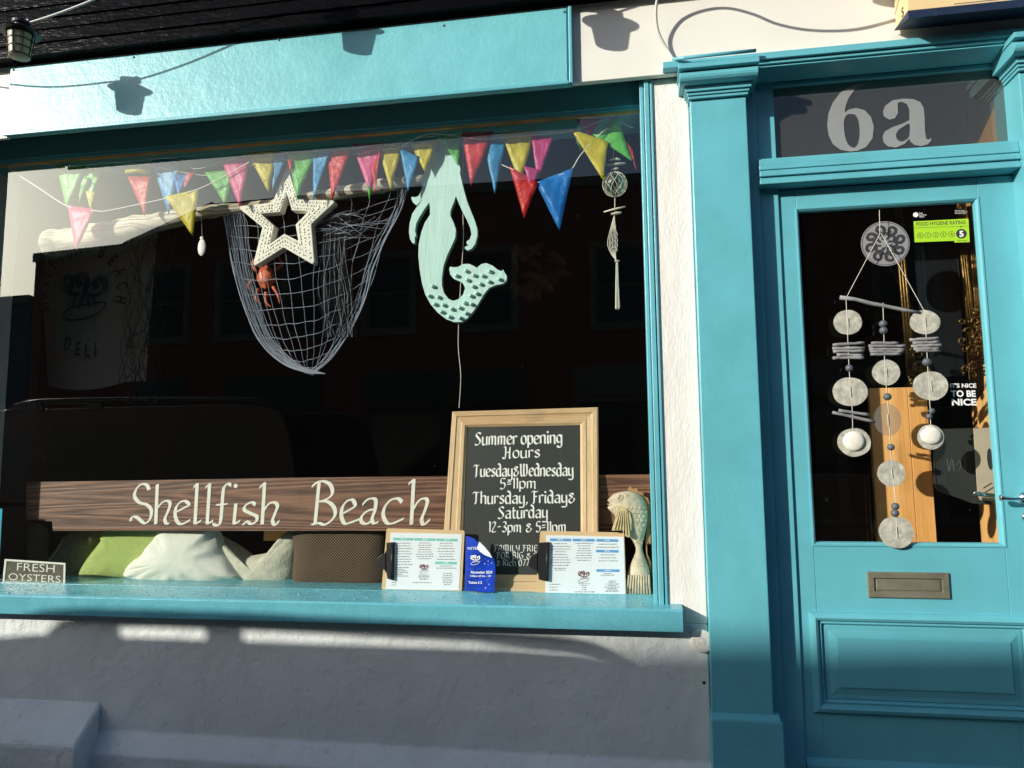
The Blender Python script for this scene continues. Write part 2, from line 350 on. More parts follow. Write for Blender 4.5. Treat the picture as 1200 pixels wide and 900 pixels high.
class Pl:
    """a plane in the place: origin O, unit right U, unit up V; px() gives the local coords of a photo spot"""
    def __init__(s, O, U, V):
        s.O = Vector(O); s.U = Vector(U).normalized(); n = s.U.cross(Vector(V)); s.n = n.normalized(); s.V = s.n.cross(s.U)
        if s.n.y > 0: s.n = -s.n                    # n points to the street
    def px(s, x, y):
        d = RT*(x-600)/FPX + UP*(450-y)/FPX + FW
        p = CAM+d*((s.O-CAM).dot(s.n)/d.dot(s.n)); q = p-s.O
        return (q.dot(s.U), q.dot(s.V))
    def at(s, u, v, h=0): return s.O+s.U*u+s.V*v+s.n*h
def flat(Y): return Pl((0, Y, 0), (1, 0, 0), (0, 0, 1))
def quadplate(mb, pl, pts, h0, h1):
    mb.plate([pts], lambda x, y, d: pl.at(x, y, h1-d), h1-h0)
# ------------------------------------------------------------------ lettering
def pen(mb, pl, strokes, w, h, ang=38, tmin=.22, smooth=True, n=5, k0=[0]):
    """broad-nib strokes; points in plane coords; h height above the plane"""
    na = R(ang)
    for st in strokes:
        if len(st) == 1:
            x, y = st[0]; r = w*.55; k0[0] += 1
            mb.add([pl.at(x+r*math.cos(a*math.pi/4), y+r*math.sin(a*math.pi/4), h+k0[0] % 5*.00008) for a in range(8)], [tuple(range(8))]); continue
        p = cr([(a, b, 0) for a, b in st], n) if (smooth and len(st) > 2) else [Vector((a, b, 0)) for a, b in st]
        k0[0] += 1; hh = h+(k0[0] % 5)*.00012
        vs = []
        for i, q in enumerate(p):
            d = p[min(i+1, len(p)-1)]-p[max(i-1, 0)]
            if d.length < 1e-9: d = Vector((1, 0, 0))
            th = math.atan2(d.y, d.x); ww = w*max(tmin, abs(math.sin(th-na)))/2
            nx, ny = -math.sin(th), math.cos(th)
            sk = w*.5*math.cos(th-na)*(1 if i in (0, len(p)-1) else 0)*.5
            vs.append(pl.at(q.x+nx*ww+math.cos(th)*sk, q.y+ny*ww+math.sin(th)*sk, hh)); vs.append(pl.at(q.x-nx*ww-math.cos(th)*sk, q.y-ny*ww-math.sin(th)*sk, hh))
        mb.add(vs, [(2*i, 2*i+1, 2*i+3, 2*i+2) for i in range(len(p)-1)])
G = {
'a':(.62,[[(.05,.85),(.28,1),(.5,.85),(.5,.08),(.6,0)],[(.5,.6),(.1,.42),(.06,.15),(.25,0),(.5,.18)]]),
'b':(.6,[[(.05,1.6),(.05,.12),(.3,0),(.5,.2),(.5,.8),(.3,1),(.05,.8)]]),
'c':(.55,[[(.5,.85),(.3,1),(.05,.8),(.05,.2),(.3,0),(.52,.15)]]),
'd':(.62,[[(.22,1.62),(.5,1.35),(.5,.08),(.6,0)],[(.5,.85),(.25,1),(.05,.8),(.05,.2),(.25,0),(.5,.2)]]),
'e':(.56,[[(.07,.45),(.5,.68),(.48,.85),(.3,1),(.05,.8),(.05,.2),(.3,0),(.52,.15)]]),
'f':(.5,[[(.5,1.45),(.35,1.6),(.2,1.4),(.2,0)],[(0,.97),(.45,.97)]]),
'g':(.6,[[(.5,1),(.5,-.3),(.3,-.5),(0,-.35)],[(.5,.85),(.25,1),(.05,.8),(.05,.3),(.25,.12),(.5,.3)]]),
'h':(.62,[[(.05,1.6),(.05,0)],[(.05,.8),(.3,1),(.5,.85),(.5,.08),(.6,0)]]),
'i':(.28,[[(.1,1),(.1,.1),(.2,0)],[(.1,1.38)]]),
'l':(.28,[[(.1,1.6),(.1,.1),(.2,0)]]),
'm':(.86,[[(.05,1),(.05,0)],[(.05,.82),(.25,1),(.38,.85),(.38,0)],[(.38,.82),(.58,1),(.72,.85),(.72,.08),(.8,0)]]),
'n':(.62,[[(.05,1),(.05,0)],[(.05,.8),(.3,1),(.5,.85),(.5,.08),(.58,0)]]),
'o':(.6,[[(.28,1),(.05,.8),(.05,.2),(.28,0),(.5,.2),(.5,.8),(.28,1)]]),
'p':(.6,[[(.05,1.02),(.05,-.5)],[(.05,.85),(.3,1),(.5,.8),(.5,.2),(.3,0),(.05,.15)]]),
'r':(.46,[[(.05,1),(.05,0)],[(.05,.8),(.25,1),(.42,.88)]]),
's':(.53,[[(.46,.88),(.28,1),(.07,.78),(.45,.32),(.28,.02),(.02,.14)]]),
't':(.45,[[(.15,1.4),(.15,.15),(.3,0),(.42,.1)],[(0,.97),(.4,.97)]]),
'u':(.62,[[(.05,1),(.05,.15),(.25,0),(.5,.2)],[(.5,1),(.5,.08),(.58,0)]]),
'y':(.6,[[(.05,1),(.05,.2),(.25,.05),(.5,.25)],[(.5,1),(.5,-.35),(.3,-.5),(0,-.5)]]),
'S':(.66,[[(.6,1.35),(.35,1.5),(.1,1.2),(.5,.6),(.5,.25),(.25,0),(-.05,.05)]]),
'H':(.75,[[(.0,1.45),(.2,1.5),(.15,0),(-.1,.1)],[(.15,.8),(.55,.8)],[(.6,1.5),(.55,.1),(.66,0)]]),
'T':(.66,[[(-.12,1.3),(.05,1.5),(.35,1.42),(.6,1.5)],[(.28,1.45),(.24,.12),(.1,0)]]),
'W':(1.0,[[(.0,1.4),(.12,1.5),(.15,.2),(.35,0),(.5,.2)],[(.42,1.5),(.5,1.4),(.5,.2),(.68,0),(.88,.3),(.88,1.2),(.78,1.5)]]),
'F':(.62,[[(-.08,1.35),(.1,1.5),(.35,1.42),(.62,1.5)],[(.2,1.4),(.18,.1),(.05,0)],[(.18,.85),(.5,.85)]]),
'A':(.72,[[(.05,0),(.12,1.1),(.3,1.5),(.5,1.3),(.55,0)],[(.1,.65),(.55,.65)]]),
'M':(.92,[[(.05,0),(.05,1.5)],[(.05,1.3),(.25,1.5),(.4,1.3),(.4,0)],[(.4,1.3),(.6,1.5),(.76,1.3),(.76,0)]]),
'I':(.3,[[(.1,1.5),(.1,0)]]),
'L':(.55,[[(.08,1.5),(.08,.1),(.25,0),(.5,.1)]]),
'Y':(.62,[[(.02,1.5),(.08,.8),(.28,.65),(.5,.8)],[(.5,1.5),(.5,.4),(.2,0)]]),
'R':(.66,[[(.08,1.5),(.08,0)],[(.0,1.4),(.35,1.5),(.52,1.2),(.4,.85),(.1,.75)],[(.28,.78),(.58,0)]]),
'D':(.66,[[(.1,1.5),(.1,.1),(.35,0),(.56,.3),(.56,1.1),(.35,1.5),(0,1.42)]]),
'G':(.66,[[(.5,1.35),(.3,1.5),(.05,1.2),(.05,.3),(.3,0),(.52,.2),(.52,.7),(.3,.7)]]),
'O':(.64,[[(.3,1.5),(.05,1.2),(.05,.3),(.3,0),(.55,.3),(.55,1.2),(.3,1.5)]]),
'N':(.68,[[(.08,0),(.08,1.5)],[(.02,1.5),(.55,.05)],[(.56,1.5),(.56,0)]]),
'B':(.62,[[(.08,1.5),(.08,0),(.35,0),(.52,.35),(.38,.75),(.1,.78)],[(0,1.45),(.35,1.5),(.48,1.15),(.35,.8)]]),
'E':(.55,[[(.48,1.4),(.25,1.5),(.08,1.3),(.08,.2),(.25,0),(.5,.1)],[(.08,.8),(.42,.8)]]),
'0':(.58,[[(.28,1.5),(.06,1.2),(.06,.3),(.28,0),(.5,.3),(.5,1.2),(.28,1.5)]]),
'1':(.26,[[(.02,1.35),(.12,1.5),(.12,0)]]),
'2':(.55,[[(.05,1.2),(.25,1.5),(.45,1.2),(.05,.05),(.5,.05)]]),
'3':(.52,[[(.05,1.4),(.3,1.5),(.42,1.15),(.2,.8),(.46,.5),(.3,0),(.0,.1)]]),
'5':(.52,[[(.5,1.5),(.12,1.48),(.1,.85),(.35,.9),(.46,.45),(.28,0),(0,.1)]]),
'7':(.52,[[(.02,1.45),(.5,1.48),(.2,0)]]),
'&':(.68,[[(.55,1.05),(.3,1.2),(.12,1.0),(.4,.7),(.1,.45),(.1,.12),(.32,0),(.55,.25),(.6,.6)]]),
'-':(.5,[[(.05,.75),(.42,.8)]]), '=':(.5,[[(.05,.62),(.42,.67)],[(.05,.95),(.42,1.0)]]),
',':(.28,[[(.1,.15),(.12,0),(.02,-.25)]]), ' ':(.3,[]), '.':(.2,[[(.08,.05)]])}
def write(mb, pl, text, x0, x1, yb, xh, h, w=.19, y2=None):
    """text between photo spots x0..x1 on baseline yb with x-height xh (photo units)"""
    a = pl.px(x0, yb); b = pl.px(x1, yb if y2 is None else y2); t = pl.px(x0, yb-xh)
    sy = t[1]-a[1]; tot = sum(G[c][0] for c in text)-.08; sx = (b[0]-a[0])/tot; x = 0
    for c in text:
        wd, sts = G[c]
        for st in sts:
            if not st: continue
            jt = random.uniform(-.03, .03)
            pen(mb, pl, [[(a[0]+(x+u*.86+.02)*sx, a[1]+(v+jt)*sy+(b[1]-a[1])*(x/tot)) for u, v in st]], w*sy*1.25, h, 38, .3, True, 3)
        x += wd
_fonts = {}
def text_pts(txt, bold=0.0):
    cu = bpy.data.curves.new('t', 'FONT'); cu.body = txt; cu.size = 1; cu.offset = bold; cu.resolution_u = 3; cu.fill_mode = 'FRONT'
    o = bpy.data.objects.new('t', cu); COL.objects.link(o); dg = bpy.context.evaluated_depsgraph_get(); dg.update()
    me = bpy.data.meshes.new_from_object(o.evaluated_get(dg)); vs = [v.co.copy() for v in me.vertices]; fs = [tuple(p.vertices) for p in me.polygons]
    bpy.data.objects.remove(o); bpy.data.curves.remove(cu); bpy.data.meshes.remove(me)
    return vs, fs
def print_text(mb, pl, txt, x0, x1, y0, y1, h, bold=0.0, yr=None):
    """plain printed text filling the photo box x0..x1, baseline y1, cap top y0"""
    vs, fs = text_pts(txt, bold)
    if not vs: return
    mnx = min(v.x for v in vs); mxx = max(v.x for v in vs); mxy = max(v.y for v in vs); mny = min(0, min(v.y for v in vs))
    a = pl.px(x0, y1); b = pl.px(x1, y1 if yr is None else yr); t = pl.px(x0, y0); sx = (b[0]-a[0])/(mxx-mnx); sy = (t[1]-a[1])/(mxy)
    mb.add([pl.at(a[0]+(v.x-mnx)*sx, a[1]+v.y*sy+(b[1]-a[1])*(v.x-mnx)/(mxx-mnx), h) for v in vs], fs)
def text_at(mb, pl, txt, c, size, rot, h, bold=.0, sx=1.0):
    vs, fs = text_pts(txt, bold)
    mx_ = (min(v.x for v in vs)+max(v.x for v in vs))/2; my = max(v.y for v in vs)/2; s = size/(2*my)
    ca, sa = math.cos(rot), math.sin(rot)
    mb.add([pl.at(c[0]+((v.x-mx_)*s*sx*ca-(v.y-my)*s*sa), c[1]+((v.x-mx_)*s*sx*sa+(v.y-my)*s*ca), h) for v in vs], fs)
def px_poly(pl, pts): return [pl.px(*p) for p in pts]
# ================================================================== SETTING
def sheet(name, x0, x1, y0, y1, z, m):
    return struct(MB().add([(x0,y0,z),(x1,y0,z),(x1,y1,z),(x0,y1,z)], [(0,1,2,3)]).build(name, m))
sheet('ground', -400, 400, -400, 400, -.16, M['asphalt'])
sheet('road', -60, 60, -7.4, -1.85, -.12, M['asphalt'])
struct(MB().box(-60, 60, -1.75, .0, -.15, 0).build('pavement', M['paving']))
k = struct(MB().box(-60, 60, -1.9, -1.752, -.15, .004).build('kerb', M['kerb'], bevel=.01))
struct(MB().box(-60, 60, -9.5, -7.4, -.15, 0.0).build('far_pavement', M['paving']))
# interior shell (dark room)
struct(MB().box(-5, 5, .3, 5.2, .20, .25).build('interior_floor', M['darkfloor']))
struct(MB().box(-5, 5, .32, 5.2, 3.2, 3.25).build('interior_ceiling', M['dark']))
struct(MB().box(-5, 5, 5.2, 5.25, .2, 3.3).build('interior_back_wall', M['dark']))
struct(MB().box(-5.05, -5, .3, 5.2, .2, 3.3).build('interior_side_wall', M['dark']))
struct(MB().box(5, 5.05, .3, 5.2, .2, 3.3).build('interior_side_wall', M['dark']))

# ------------------------------------------------------------------ the shop building
shop = thing('shop_building', 'white rendered shop facade with turquoise window surround, pilasters and cornice', 'shop', (0, 0, 0))
a = MB()
a.prof_x([(.3,-.1),(-.05,-.1),(-.05,.432),(-.001,.500),(-.001,.93),(.3,.93)], -8, .213)
a.build('base_wall', M['render'], shop, bevel=.006)
MB().prof_x([(-.01,-.1),(-.125,-.1),(-.125,.482),(-.014,.582),(.001,.600)], -8, -1.962).build('wall_buttress', M['render'], shop, bevel=.012)
MB().box(-8, -2.4685, -.055, -.0385, 2.776, 2.84).build('added_shade_lip', M['lintel'], shop, bevel=.002)  # lip added below the lintel to keep sun off the window head
MB().box(.06, .213, 0, .3, .93, 2.84).build('pier_wall', M['render_pier'], shop, bevel=.004)
MB().box(-8, -2.735, 0, .3, .93, 2.84).build('pier_wall', M['render_pier'], shop, bevel=.004)
MB().box(1.44, 8, 0, .3, -.1, 2.80).build('pier_wall', M['render_pier'], shop, bevel=.004)
MB().box(-8, 8, -.038, -.012, 2.797, 4.6).build('lintel_wall', M['lintel'], shop, bevel=.003)
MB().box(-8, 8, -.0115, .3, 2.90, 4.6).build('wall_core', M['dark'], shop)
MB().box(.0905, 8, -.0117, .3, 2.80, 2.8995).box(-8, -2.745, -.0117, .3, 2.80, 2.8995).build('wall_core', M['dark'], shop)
# fascia board
fb = MB().rings(-2.468, -.200, 2.785, 3.068, [(0, -.030), (0, -.060), (.006, -.066), (.010, -.066)]).build('fascia_board', M['teal_board'], shop)
MB().box(-2.468, -.1985, -.078, -.0665, 2.775, 2.789).build('fascia_bead', M['teal'], fb, bevel=.003)
MB().box(-.199, -.186, -.0655, -.039, 2.779, 3.072).build('fascia_bead', M['teal'], fb, bevel=.003)
# black lapped boarding above
blk = []
z = 3.089
for i in range(9):
    h = .052+.006*math.sin(i*2.1)
    b = MB().prof_x([(-.039, z), (-.100-.002*(i % 2), z), (-.094, z+h), (-.039, z+h)], -8, 8).build('boarding_plank', M['black'], shop)
    z += h-.0005
MB().box(-8, 8, -.080, -.0385, z, 4.7).build('upper_boarding', M['black'], shop)
# ---- display window: head, side frames, glass, sill
win = MB().box(-2.74, .09, .095, .30, 2.745, 2.84).box(-2.74, .0895, .0955, .29, 2.8395, 2.92).build('window_head', M['teal'], shop, bevel=.002)
MB().box(-2.70, .044, .0885, .0945, 2.755, 2.764).build('head_bead', M['teal'], win)
MB().box(-2.66, .044, .104, .12, 2.737, 2.7445).build('inner_bead', M['orange_wood'], win)
for sgn in (1, -1):
    def X(v): return v if sgn == 1 else -2.655-v
    f = MB()
    for (x0, x1, y0) in ((.0445, .0565, .002), (.0568, .0602, .007), (.0605, .0765, -.012), (.0768, .080, -.004), (.0803, .0885, -.008)):
        q = sorted((X(x0), X(x1))); f.box(q[0], q[1], y0, .15, .975, 2.7955)
    f.build('window_jamb', M['teal'], shop, bevel=.0022)
MB().prof_x([(-.012,.916),(-.070,.916),(-.071,.950),(-.0725,.981),(-.067,.9865),(.101,.9985),(.101,.93),(-.012,.93)], -8, .132).build('window_sill', M['teal_sill'], shop, bevel=.0015)
MB().box(-2.74, .06, .103, .46, .975, .9995).build('window_board', M['teal_sill'], shop, bevel=.002)
MB().box(-2.7, .06, .46, .50, .2, .9985).build('window_seat_front', M['dark'], shop)
MB().add([(-2.71,.100,.985),(.046,.100,.985),(.046,.100,2.752),(-2.71,.100,2.752)], [(0,1,2,3)]).build('window_glass', M['glass'], shop)
# ---- pilasters
def pilaster(x0, x1):
    p = MB().box(x0, x1, -.040, .12, .66, 2.692).build('pilaster', M['teal'], shop, bevel=.003)
    MB().box(x0-.006, x1+.024, -.062, .12, -.05, .652).prof_x([(.0, .652), (-.062, .652), (-.042, .668), (0, .668)], x0-.006, x1+.018).build('plinth_block', M['teal'], p, bevel=.004)
    c = MB()
    for (e, y, z0, z1) in ((.006, -.052, 2.692, 2.702), (.010, -.058, 2.7022, 2.712), (.016, -.066, 2.7122, 2.722), (.020, -.070, 2.7222, 2.729)):
        c.box(x0-e, x1+e, y, .05, z0, z1)
    pr = [(.05, 2.7292)]
    for t in range(9): 
        q = R(-90+t*180/8); pr.append((-.078-.026*math.cos(q), 2.7502+.021*math.sin(q)))
    pr.append((.05, 2.7712)); c.prof_x(pr, x0-.036, x1+.034)
    c.box(x0-.040, x1+.037, -.114, .05, 2.7714, 2.7895)
    c.build('capital', M['teal'], p, bevel=.0022)
pilaster(.214, .400); pilaster(1.247, 1.44)
for (x0, x1, y) in ((.4005, .440, .020), (.4405, .505, .040)):
    MB().box(x0, x1, y, .14, .2, 2.80).build('door_jamb', M['teal'], shop, bevel=.002)
MB().box(1.2505, 1.30, .046, .14, .2, 2.80).build('door_jamb', M['teal'], shop, bevel=.002)
# ---- cornice over the door
cn = MB()
cn.box(.125, 2.0, -.072, -.0385, 2.8010, 2.8245)
cn.box(.4385, 1.206, -.060, .0, 2.7895, 2.8005)
cn.prof_x([(.04, 2.789), (-.050, 2.789), (-.052, 2.782), (-.030, 2.779), (-.012, 2.776), (.018, 2.772), (.04, 2.772)], .4385, 1.206)
cn.box(.4387, 1.2465, .042, .14, 2.758, 2.7720)
cn.build('cornice', M['teal'], shop, bevel=.002)
# ---- fanlight and transom
tr = MB().box(.438, 1.2465, .004, .12, 2.388, 2.4835)
for (z0, z1, y) in ((2.388, 2.404, -.010), (2.4045, 2.414, -.004), (2.4143, 2.430, -.013), (2.4305, 2.438, -.005), (2.4384, 2.456, -.009), (2.4564, 2.478, -.004)):
    tr.box(.4382, 1.2464, y, .003, z0, z1)
tr.build('transom', M['teal'], shop, bevel=.0025)
fan = MB().add([(.44,.06,2.475),(1.247,.06,2.475),(1.247,.06,2.79),(.44,.06,2.79)], [(0,1,2,3)]).build('fanlight_pane', M['glass_fan'], shop)
pl = flat(.0585)
six = [(667,289),(630,300),(603,318),(583,345),(572,375),(569,396),(585,385),(610,380),(640,388),(662,412),(672,445),(667,487),(645,517),(615,530),(590,533),(555,527),(528,507),(513,475),(508,440),(512,400),(528,360),(555,325),(600,300),(640,291)]
sixh = [(597,402),(577,404),(567,425),(567,455),(572,485),(582,508),(600,520),(614,510),(621,485),(622,455),(618,425),(608,406)]
aa = [(708,410),(704,392),(712,372),(738,353),(775,347),(812,349),(836,360),(847,380),(850,410),(852,465),(856,488),(864,492),(874,485),(873,495),(862,507),(838,514),(815,510),(800,497),(797,488),(780,506),(750,519),(722,515),(706,500),(703,480),(710,463),(738,447),(775,434),(797,422),(797,385),(788,366),(770,358),(756,362),(756,380),(757,398),(746,416),(727,421)]
aah = [(797,436),(775,446),(758,458),(750,474),(754,490),(768,498),(785,492),(797,476)]
def T3(l): return [pl.px(800+x/3, y/3) for x, y in l]
n6 = MB()
def sm(l): return [(q.x, q.y) for q in cr([(a, b, 0) for a, b in l], 3, True)]
n6.plate([T3(six), sm(T3(sixh))], lambda x, y, d: pl.at(x, y, .0008-d), .0006)
n6.plate([T3(aa), sm(T3(aah))], lambda x, y, d: pl.at(x, y, .0008-d), .0006)
n6.build('door_number', M['frost'], fan)
# ---- the door
D0, D1 = .506, 1.2495
DY = .050
gx0, gx1, gz0, gz1 = .563, 1.1365, 1.180, 2.314
door = MB().box(D0, gx0, DY, .092, .30, 2.3835).box(gx1, D1, DY, .092, .30, 2.3835).box(gx0+.0005, gx1-.0005, DY+.0005, .092, gz1, 2.3835).box(gx0+.0005, gx1-.0005, DY+.0005, .092, .30, gz0)
door = door.build('door', M['teal_door'], shop, bevel=.0015)
MB().rings(gx0-.004, gx1+.004, gz0-.004, gz1+.004, [(0, DY+.001), (.001, DY-.003), (.006, DY-.003), (.012, DY+.004), (.014, DY+.019)], cap=False).build('glazing_bead', M['teal_door'], door)
MB().add([(gx0,.068,gz0),(gx1,.068,gz0),(gx1,.068,gz1),(gx0,.068,gz1)], [(0,1,2,3)]).build('glass_pane', M['glass_door'], door)
pa = P(948, 717, DY-.01); pb = P(957, 835, DY-.01); pw = P(1195, 729, DY-.01)
px0, px1, pz1, pz0 = pa.x, 1.205, pa.z, pb.z
MB().rings(px0, px1, pz0, pz1, [(0, DY+.0005), (.0, DY-.010), (.006, DY-.019), (.016, DY-.023), (.024, DY-.018), (.028, DY-.008), (.031, DY-.008), (.034, DY-.012), (.038, DY-.006), (.041, DY+.0002), (.044, DY-.0030), (.056, DY-.0030), (.078, DY-.0085), (.080, DY-.0085), (.081, DY-.0125), (.084, DY-.0125)]).build('door_panel', M['teal_door'], door)
MB().box(D0, D1, DY-.022, DY-.0005, .30, .500).prof_x([(DY-.0005, .500), (DY-.022, .500), (DY-.0005, .517)], D0, D1).build('weather_bar', M['teal_door'], door, bevel=.002)
la, lb = P(1016, 670, DY-.006), P(1114, 702, DY-.006)
lf = MB().rings(la.x, lb.x, lb.z, la.z, [(0, DY+.0005), (0, DY-.006), (.002, DY-.008), (.019, DY-.008), (.0205, DY-.002), (.0215, DY-.002)]).build('letterbox', M['bronze'], door, bevel=.0006)
MB().rings(la.x+.026, lb.x-.026, lb.z+.0235, la.z-.0235, [(0, DY-.0022), (0, DY-.0045), (.002, DY-.0055), (.0035, DY-.0055)]).build('letter_flap', M['bronze'], lf)
for hx in (la.x+.010, lb.x-.010): MB().lathe([(.0032, -.0092), (.0042, -.0082), (.0042, -.0078)], (hx, DY, (la.z+lb.z)/2), 10, 'y').build('screw', M['bronze'], lf)
hp = P(1198, 584, DY-.01)
hd = MB().lathe([(.021, -.001), (.021, -.006), (.017, -.010), (.011, -.012), (.009, -.048), (.003, -.050)], (hp.x+.014, DY, hp.z), 20, 'y').build('handle_rose', M['chrome'], door, smooth=True)
lv = [(hp.x+.016, DY-.045, hp.z+.002), (hp.x-.006, DY-.047, hp.z+.0015), (hp.x-.03, DY-.046, hp.z), (hp.x-.055, DY-.045, hp.z+.001), (hp.x-.072, DY-.044, hp.z+.003), (hp.x-.079, DY-.044, hp.z+.003)]
MB().tube(cr(lv, 4), [.008-.0035*math.sin(math.pi*min(1, i/14)) + .001*(i > 14) for i in range(20)]+[.004], 10).build('handle_lever', M['chrome'], hd, smooth=True)
hk = P(1203, 606, DY-.01)
MB().lathe([(.017, -.001), (.017, -.005), (.012, -.010), (.002, -.012)], (hk.x+.006, DY, hk.z), 18, 'y').build('lock_rose', M['chrome'], door, smooth=True)
lv2 = [(hp.x+.0, .125, hp.z+.002), (hp.x-.04, .13, hp.z+.004), (hp.x-.085, .13, hp.z+.010), (hp.x-.105, .13, hp.z+.012)]
MB().tube(cr(lv2, 4), .0075, 10).build('inner_handle_lever', M['chrome'], door, smooth=True)
# timber linings just inside the door
MB().box(1.262, 1.30, .145, .52, .25, 2.8).build('door_lining', M['orange_wood'], shop)
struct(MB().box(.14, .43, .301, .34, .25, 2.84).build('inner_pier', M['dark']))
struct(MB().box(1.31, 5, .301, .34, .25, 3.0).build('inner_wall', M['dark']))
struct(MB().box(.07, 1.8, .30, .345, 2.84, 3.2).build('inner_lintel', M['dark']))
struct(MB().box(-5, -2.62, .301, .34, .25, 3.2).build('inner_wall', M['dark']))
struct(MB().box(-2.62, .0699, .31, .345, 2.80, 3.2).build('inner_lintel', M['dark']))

# ------------------------------------------------------------------ street across the way (seen only as reflection, throws the low shadow)
def house(name, label, x0, x1, top0, top1, wins, shopc, m='brick'):
    t = thing(name, label, 'house', ((x0+x1)/2, -9.5, 0))
    MB().add([(x0,-9.5,0),(x1,-9.5,0),(x1,-9.5,top1),(x0,-9.5,top0),(x0,-13.5,0),(x1,-13.5,0),(x1,-13.5,top1-.3),(x0,-13.5,top0-.3)],
             [(0,1,2,3),(1,5,6,2),(5,4,7,6),(4,0,3,7),(3,2,6,7)]).build('wall', M[m], t)
    MB().add([(x0,-9.42,top0-.16),(x1,-9.42,top1-.16),(x1,-9.42,top1),(x0,-9.42,top0),(x0,-9.499,top0-.16),(x1,-9.499,top1-.16),(x1,-9.499,top1),(x0,-9.499,top0)],
             [(0,1,2,3),(3,2,6,7),(0,4,5,1),(0,3,7,4),(1,5,6,2)]).build('coping', M['trim'], t)
    for (xc, zc) in wins:
        f = MB().rings(xc-.5, xc+.5, zc-.75, zc+.75, [(0,-9.499),(0,-9.44),(.1,-9.44),(.1,-9.48),(.14,-9.48),(.14,-9.497)], cap=False).box(xc-.36, xc+.36, -9.49, -9.47, zc-.02, zc+.02).build('window', M['trim'], t)
        MB().add([(xc-.36,-9.492,zc-.61),(xc+.36,-9.492,zc-.61),(xc+.36,-9.492,zc+.61),(xc-.36,-9.492,zc+.61)], [(0,1,2,3)]).build('pane', M['pane'], f)
    if shopc:
        MB().box(x0+.4, x1-.4, -9.46, -9.40, 2.55, 3.05).build('shop_fascia', M[shopc], t)
        n = max(2, int((x1-x0)/1.4)); w = (x1-x0-.8)/n
        for i in range(n):
            a0 = x0+.4+i*w
            f = MB().rings(a0, a0+w, .5, 2.54, [(0,-9.499),(0,-9.43),(.08,-9.43),(.08,-9.49)], cap=False).build('shop_window', M[shopc], t)
            MB().add([(a0+.08,-9.492,.58),(a0+w-.08,-9.492,.58),(a0+w-.08,-9.492,2.46),(a0+.08,-9.492,2.46)], [(0,1,2,3)]).build('pane', M['pane'], f)
    return t
house('terraced_house', 'end brick house with sloping roofline across the street', -11.3, -9.4, 5.55, 5.63, [(-10.2, 4.4)], None)
house('terraced_house', 'narrow brick house whose roofline climbs towards its taller neighbour', -9.4, -7.6, 5.65, 6.32, [(-8.5, 4.45)], 'shopgreen')
house('terraced_house', 'red brick house with dark green shopfront across the street', -7.6, -5.0, 6.28, 6.34, [(-7.0, 4.45), (-5.7, 4.45)], 'shopgreen')
house('terraced_house', 'plain brick house opposite the middle of the display window', -5.0, -1.4, 6.34, 6.30, [(-4.2, 4.45), (-2.4, 4.45)], 'shopgreen')
house('terraced_house', 'long brick house opposite the shop door', -1.4, 9, 6.3, 6.2, [(-.2, 4.4), (2.0, 4.4), (4.2, 4.4), (6.4, 4.4)], 'trim')
house('garage_building', 'low slate-coloured building at the gap across the street', -30, -11.35, 4.2, 4.75, [], None, 'slate')
# ------------------------------------------------------------------ parked car with roof rails
car = thing('parked_car', 'dark maroon estate car with raised roof rails parked at the kerb', 'car', (-4.8, -3.0, -.12))
def sec(pts, y0, y1, y0t, y1t, zt0, zt1):
    """side outline (x,z) extruded across the car, leaning in with height"""
    def lean(z): 
        q = max(0, min(1, (z-zt0)/(zt1-zt0))); return y0+(y0t-y0)*q, y1+(y1t-y1)*q
    vs = []; n = len(pts)
    for x, z_ in pts: vs.append((x, lean(z_)[0], z_))
    for x, z_ in pts: vs.append((x, lean(z_)[1], z_))
    fs = [(i, (i+1) % n, (i+1) % n+n, i+n) for i in range(n)]
    for tri in tessellate_polygon([[Vector((x, z_, 0)) for x, z_ in pts]]): fs += [tuple(tri), tuple(t+n for t in reversed(tri))]
    return vs, fs
lower = [(-2.42,.22),(-2.38,.6),(-2.42,1.12),(-2.5,1.2),(-5.75,1.2),(-6.9,1.02),(-7.1,.7),(-7.08,.25),(-6.6,.2),(-6.45,.5),(-6.1,.62),(-5.75,.5),(-5.6,.2),(-3.7,.2),(-3.55,.5),(-3.2,.62),(-2.85,.5),(-2.7,.22)]
vs, fs = sec(lower, -2.04, -3.86, -2.07, -3.83, .6, 1.2); MB().add(vs, fs).build('body', M['carpaint'], car, bevel=.03)
cab = [(-2.50,1.201),(-2.57,1.6),(-2.64,1.80),(-2.70,1.855),(-2.85,1.885),(-3.1,1.892),(-4.9,1.892),(-5.2,1.86),(-5.5,1.72),(-6.0,1.201)]
vs, fs = sec(cab, -2.07, -3.83, -2.12, -3.72, 1.2, 1.9); MB().add(vs, fs).build('cabin', M['carpaint'], car, bevel=.02)
for (x0, x1) in ((-3.55, -2.75), (-4.55, -3.65), (-5.6, -4.65)):
    w = MB().add([(x0+.03,-2.072,1.27),(x1-.03,-2.072,1.27),(x1-.08,-2.104,1.72),(x0+.08 if x0 > -5 else x0+.3,-2.104,1.72)], [(0,1,2,3)]).build('side_window', M['pane'], car, fix=False)
rail = cr([(-4.83,-2.12,1.88),(-4.76,-2.12,1.925),(-4.6,-2.12,1.945),(-4.3,-2.12,1.948),(-3.9,-2.12,1.945),(-3.46,-2.12,1.934),(-3.1,-2.12,1.926),(-2.90,-2.12,1.918),(-2.79,-2.12,1.90),(-2.70,-2.12,1.86)], 5)
MB().tube(rail, .021, 10).build('roof_rail', M['blackplastic'], car, smooth=True)
MB().tube([(q[0], -3.72, q[2]) for q in rail], .021, 10).build('roof_rail', M['blackplastic'], car, smooth=True)
MB().box(-4.19, -4.07, -2.137, -2.103, 1.87, 1.94).build('rail_post', M['blackplastic'], car, bevel=.01)
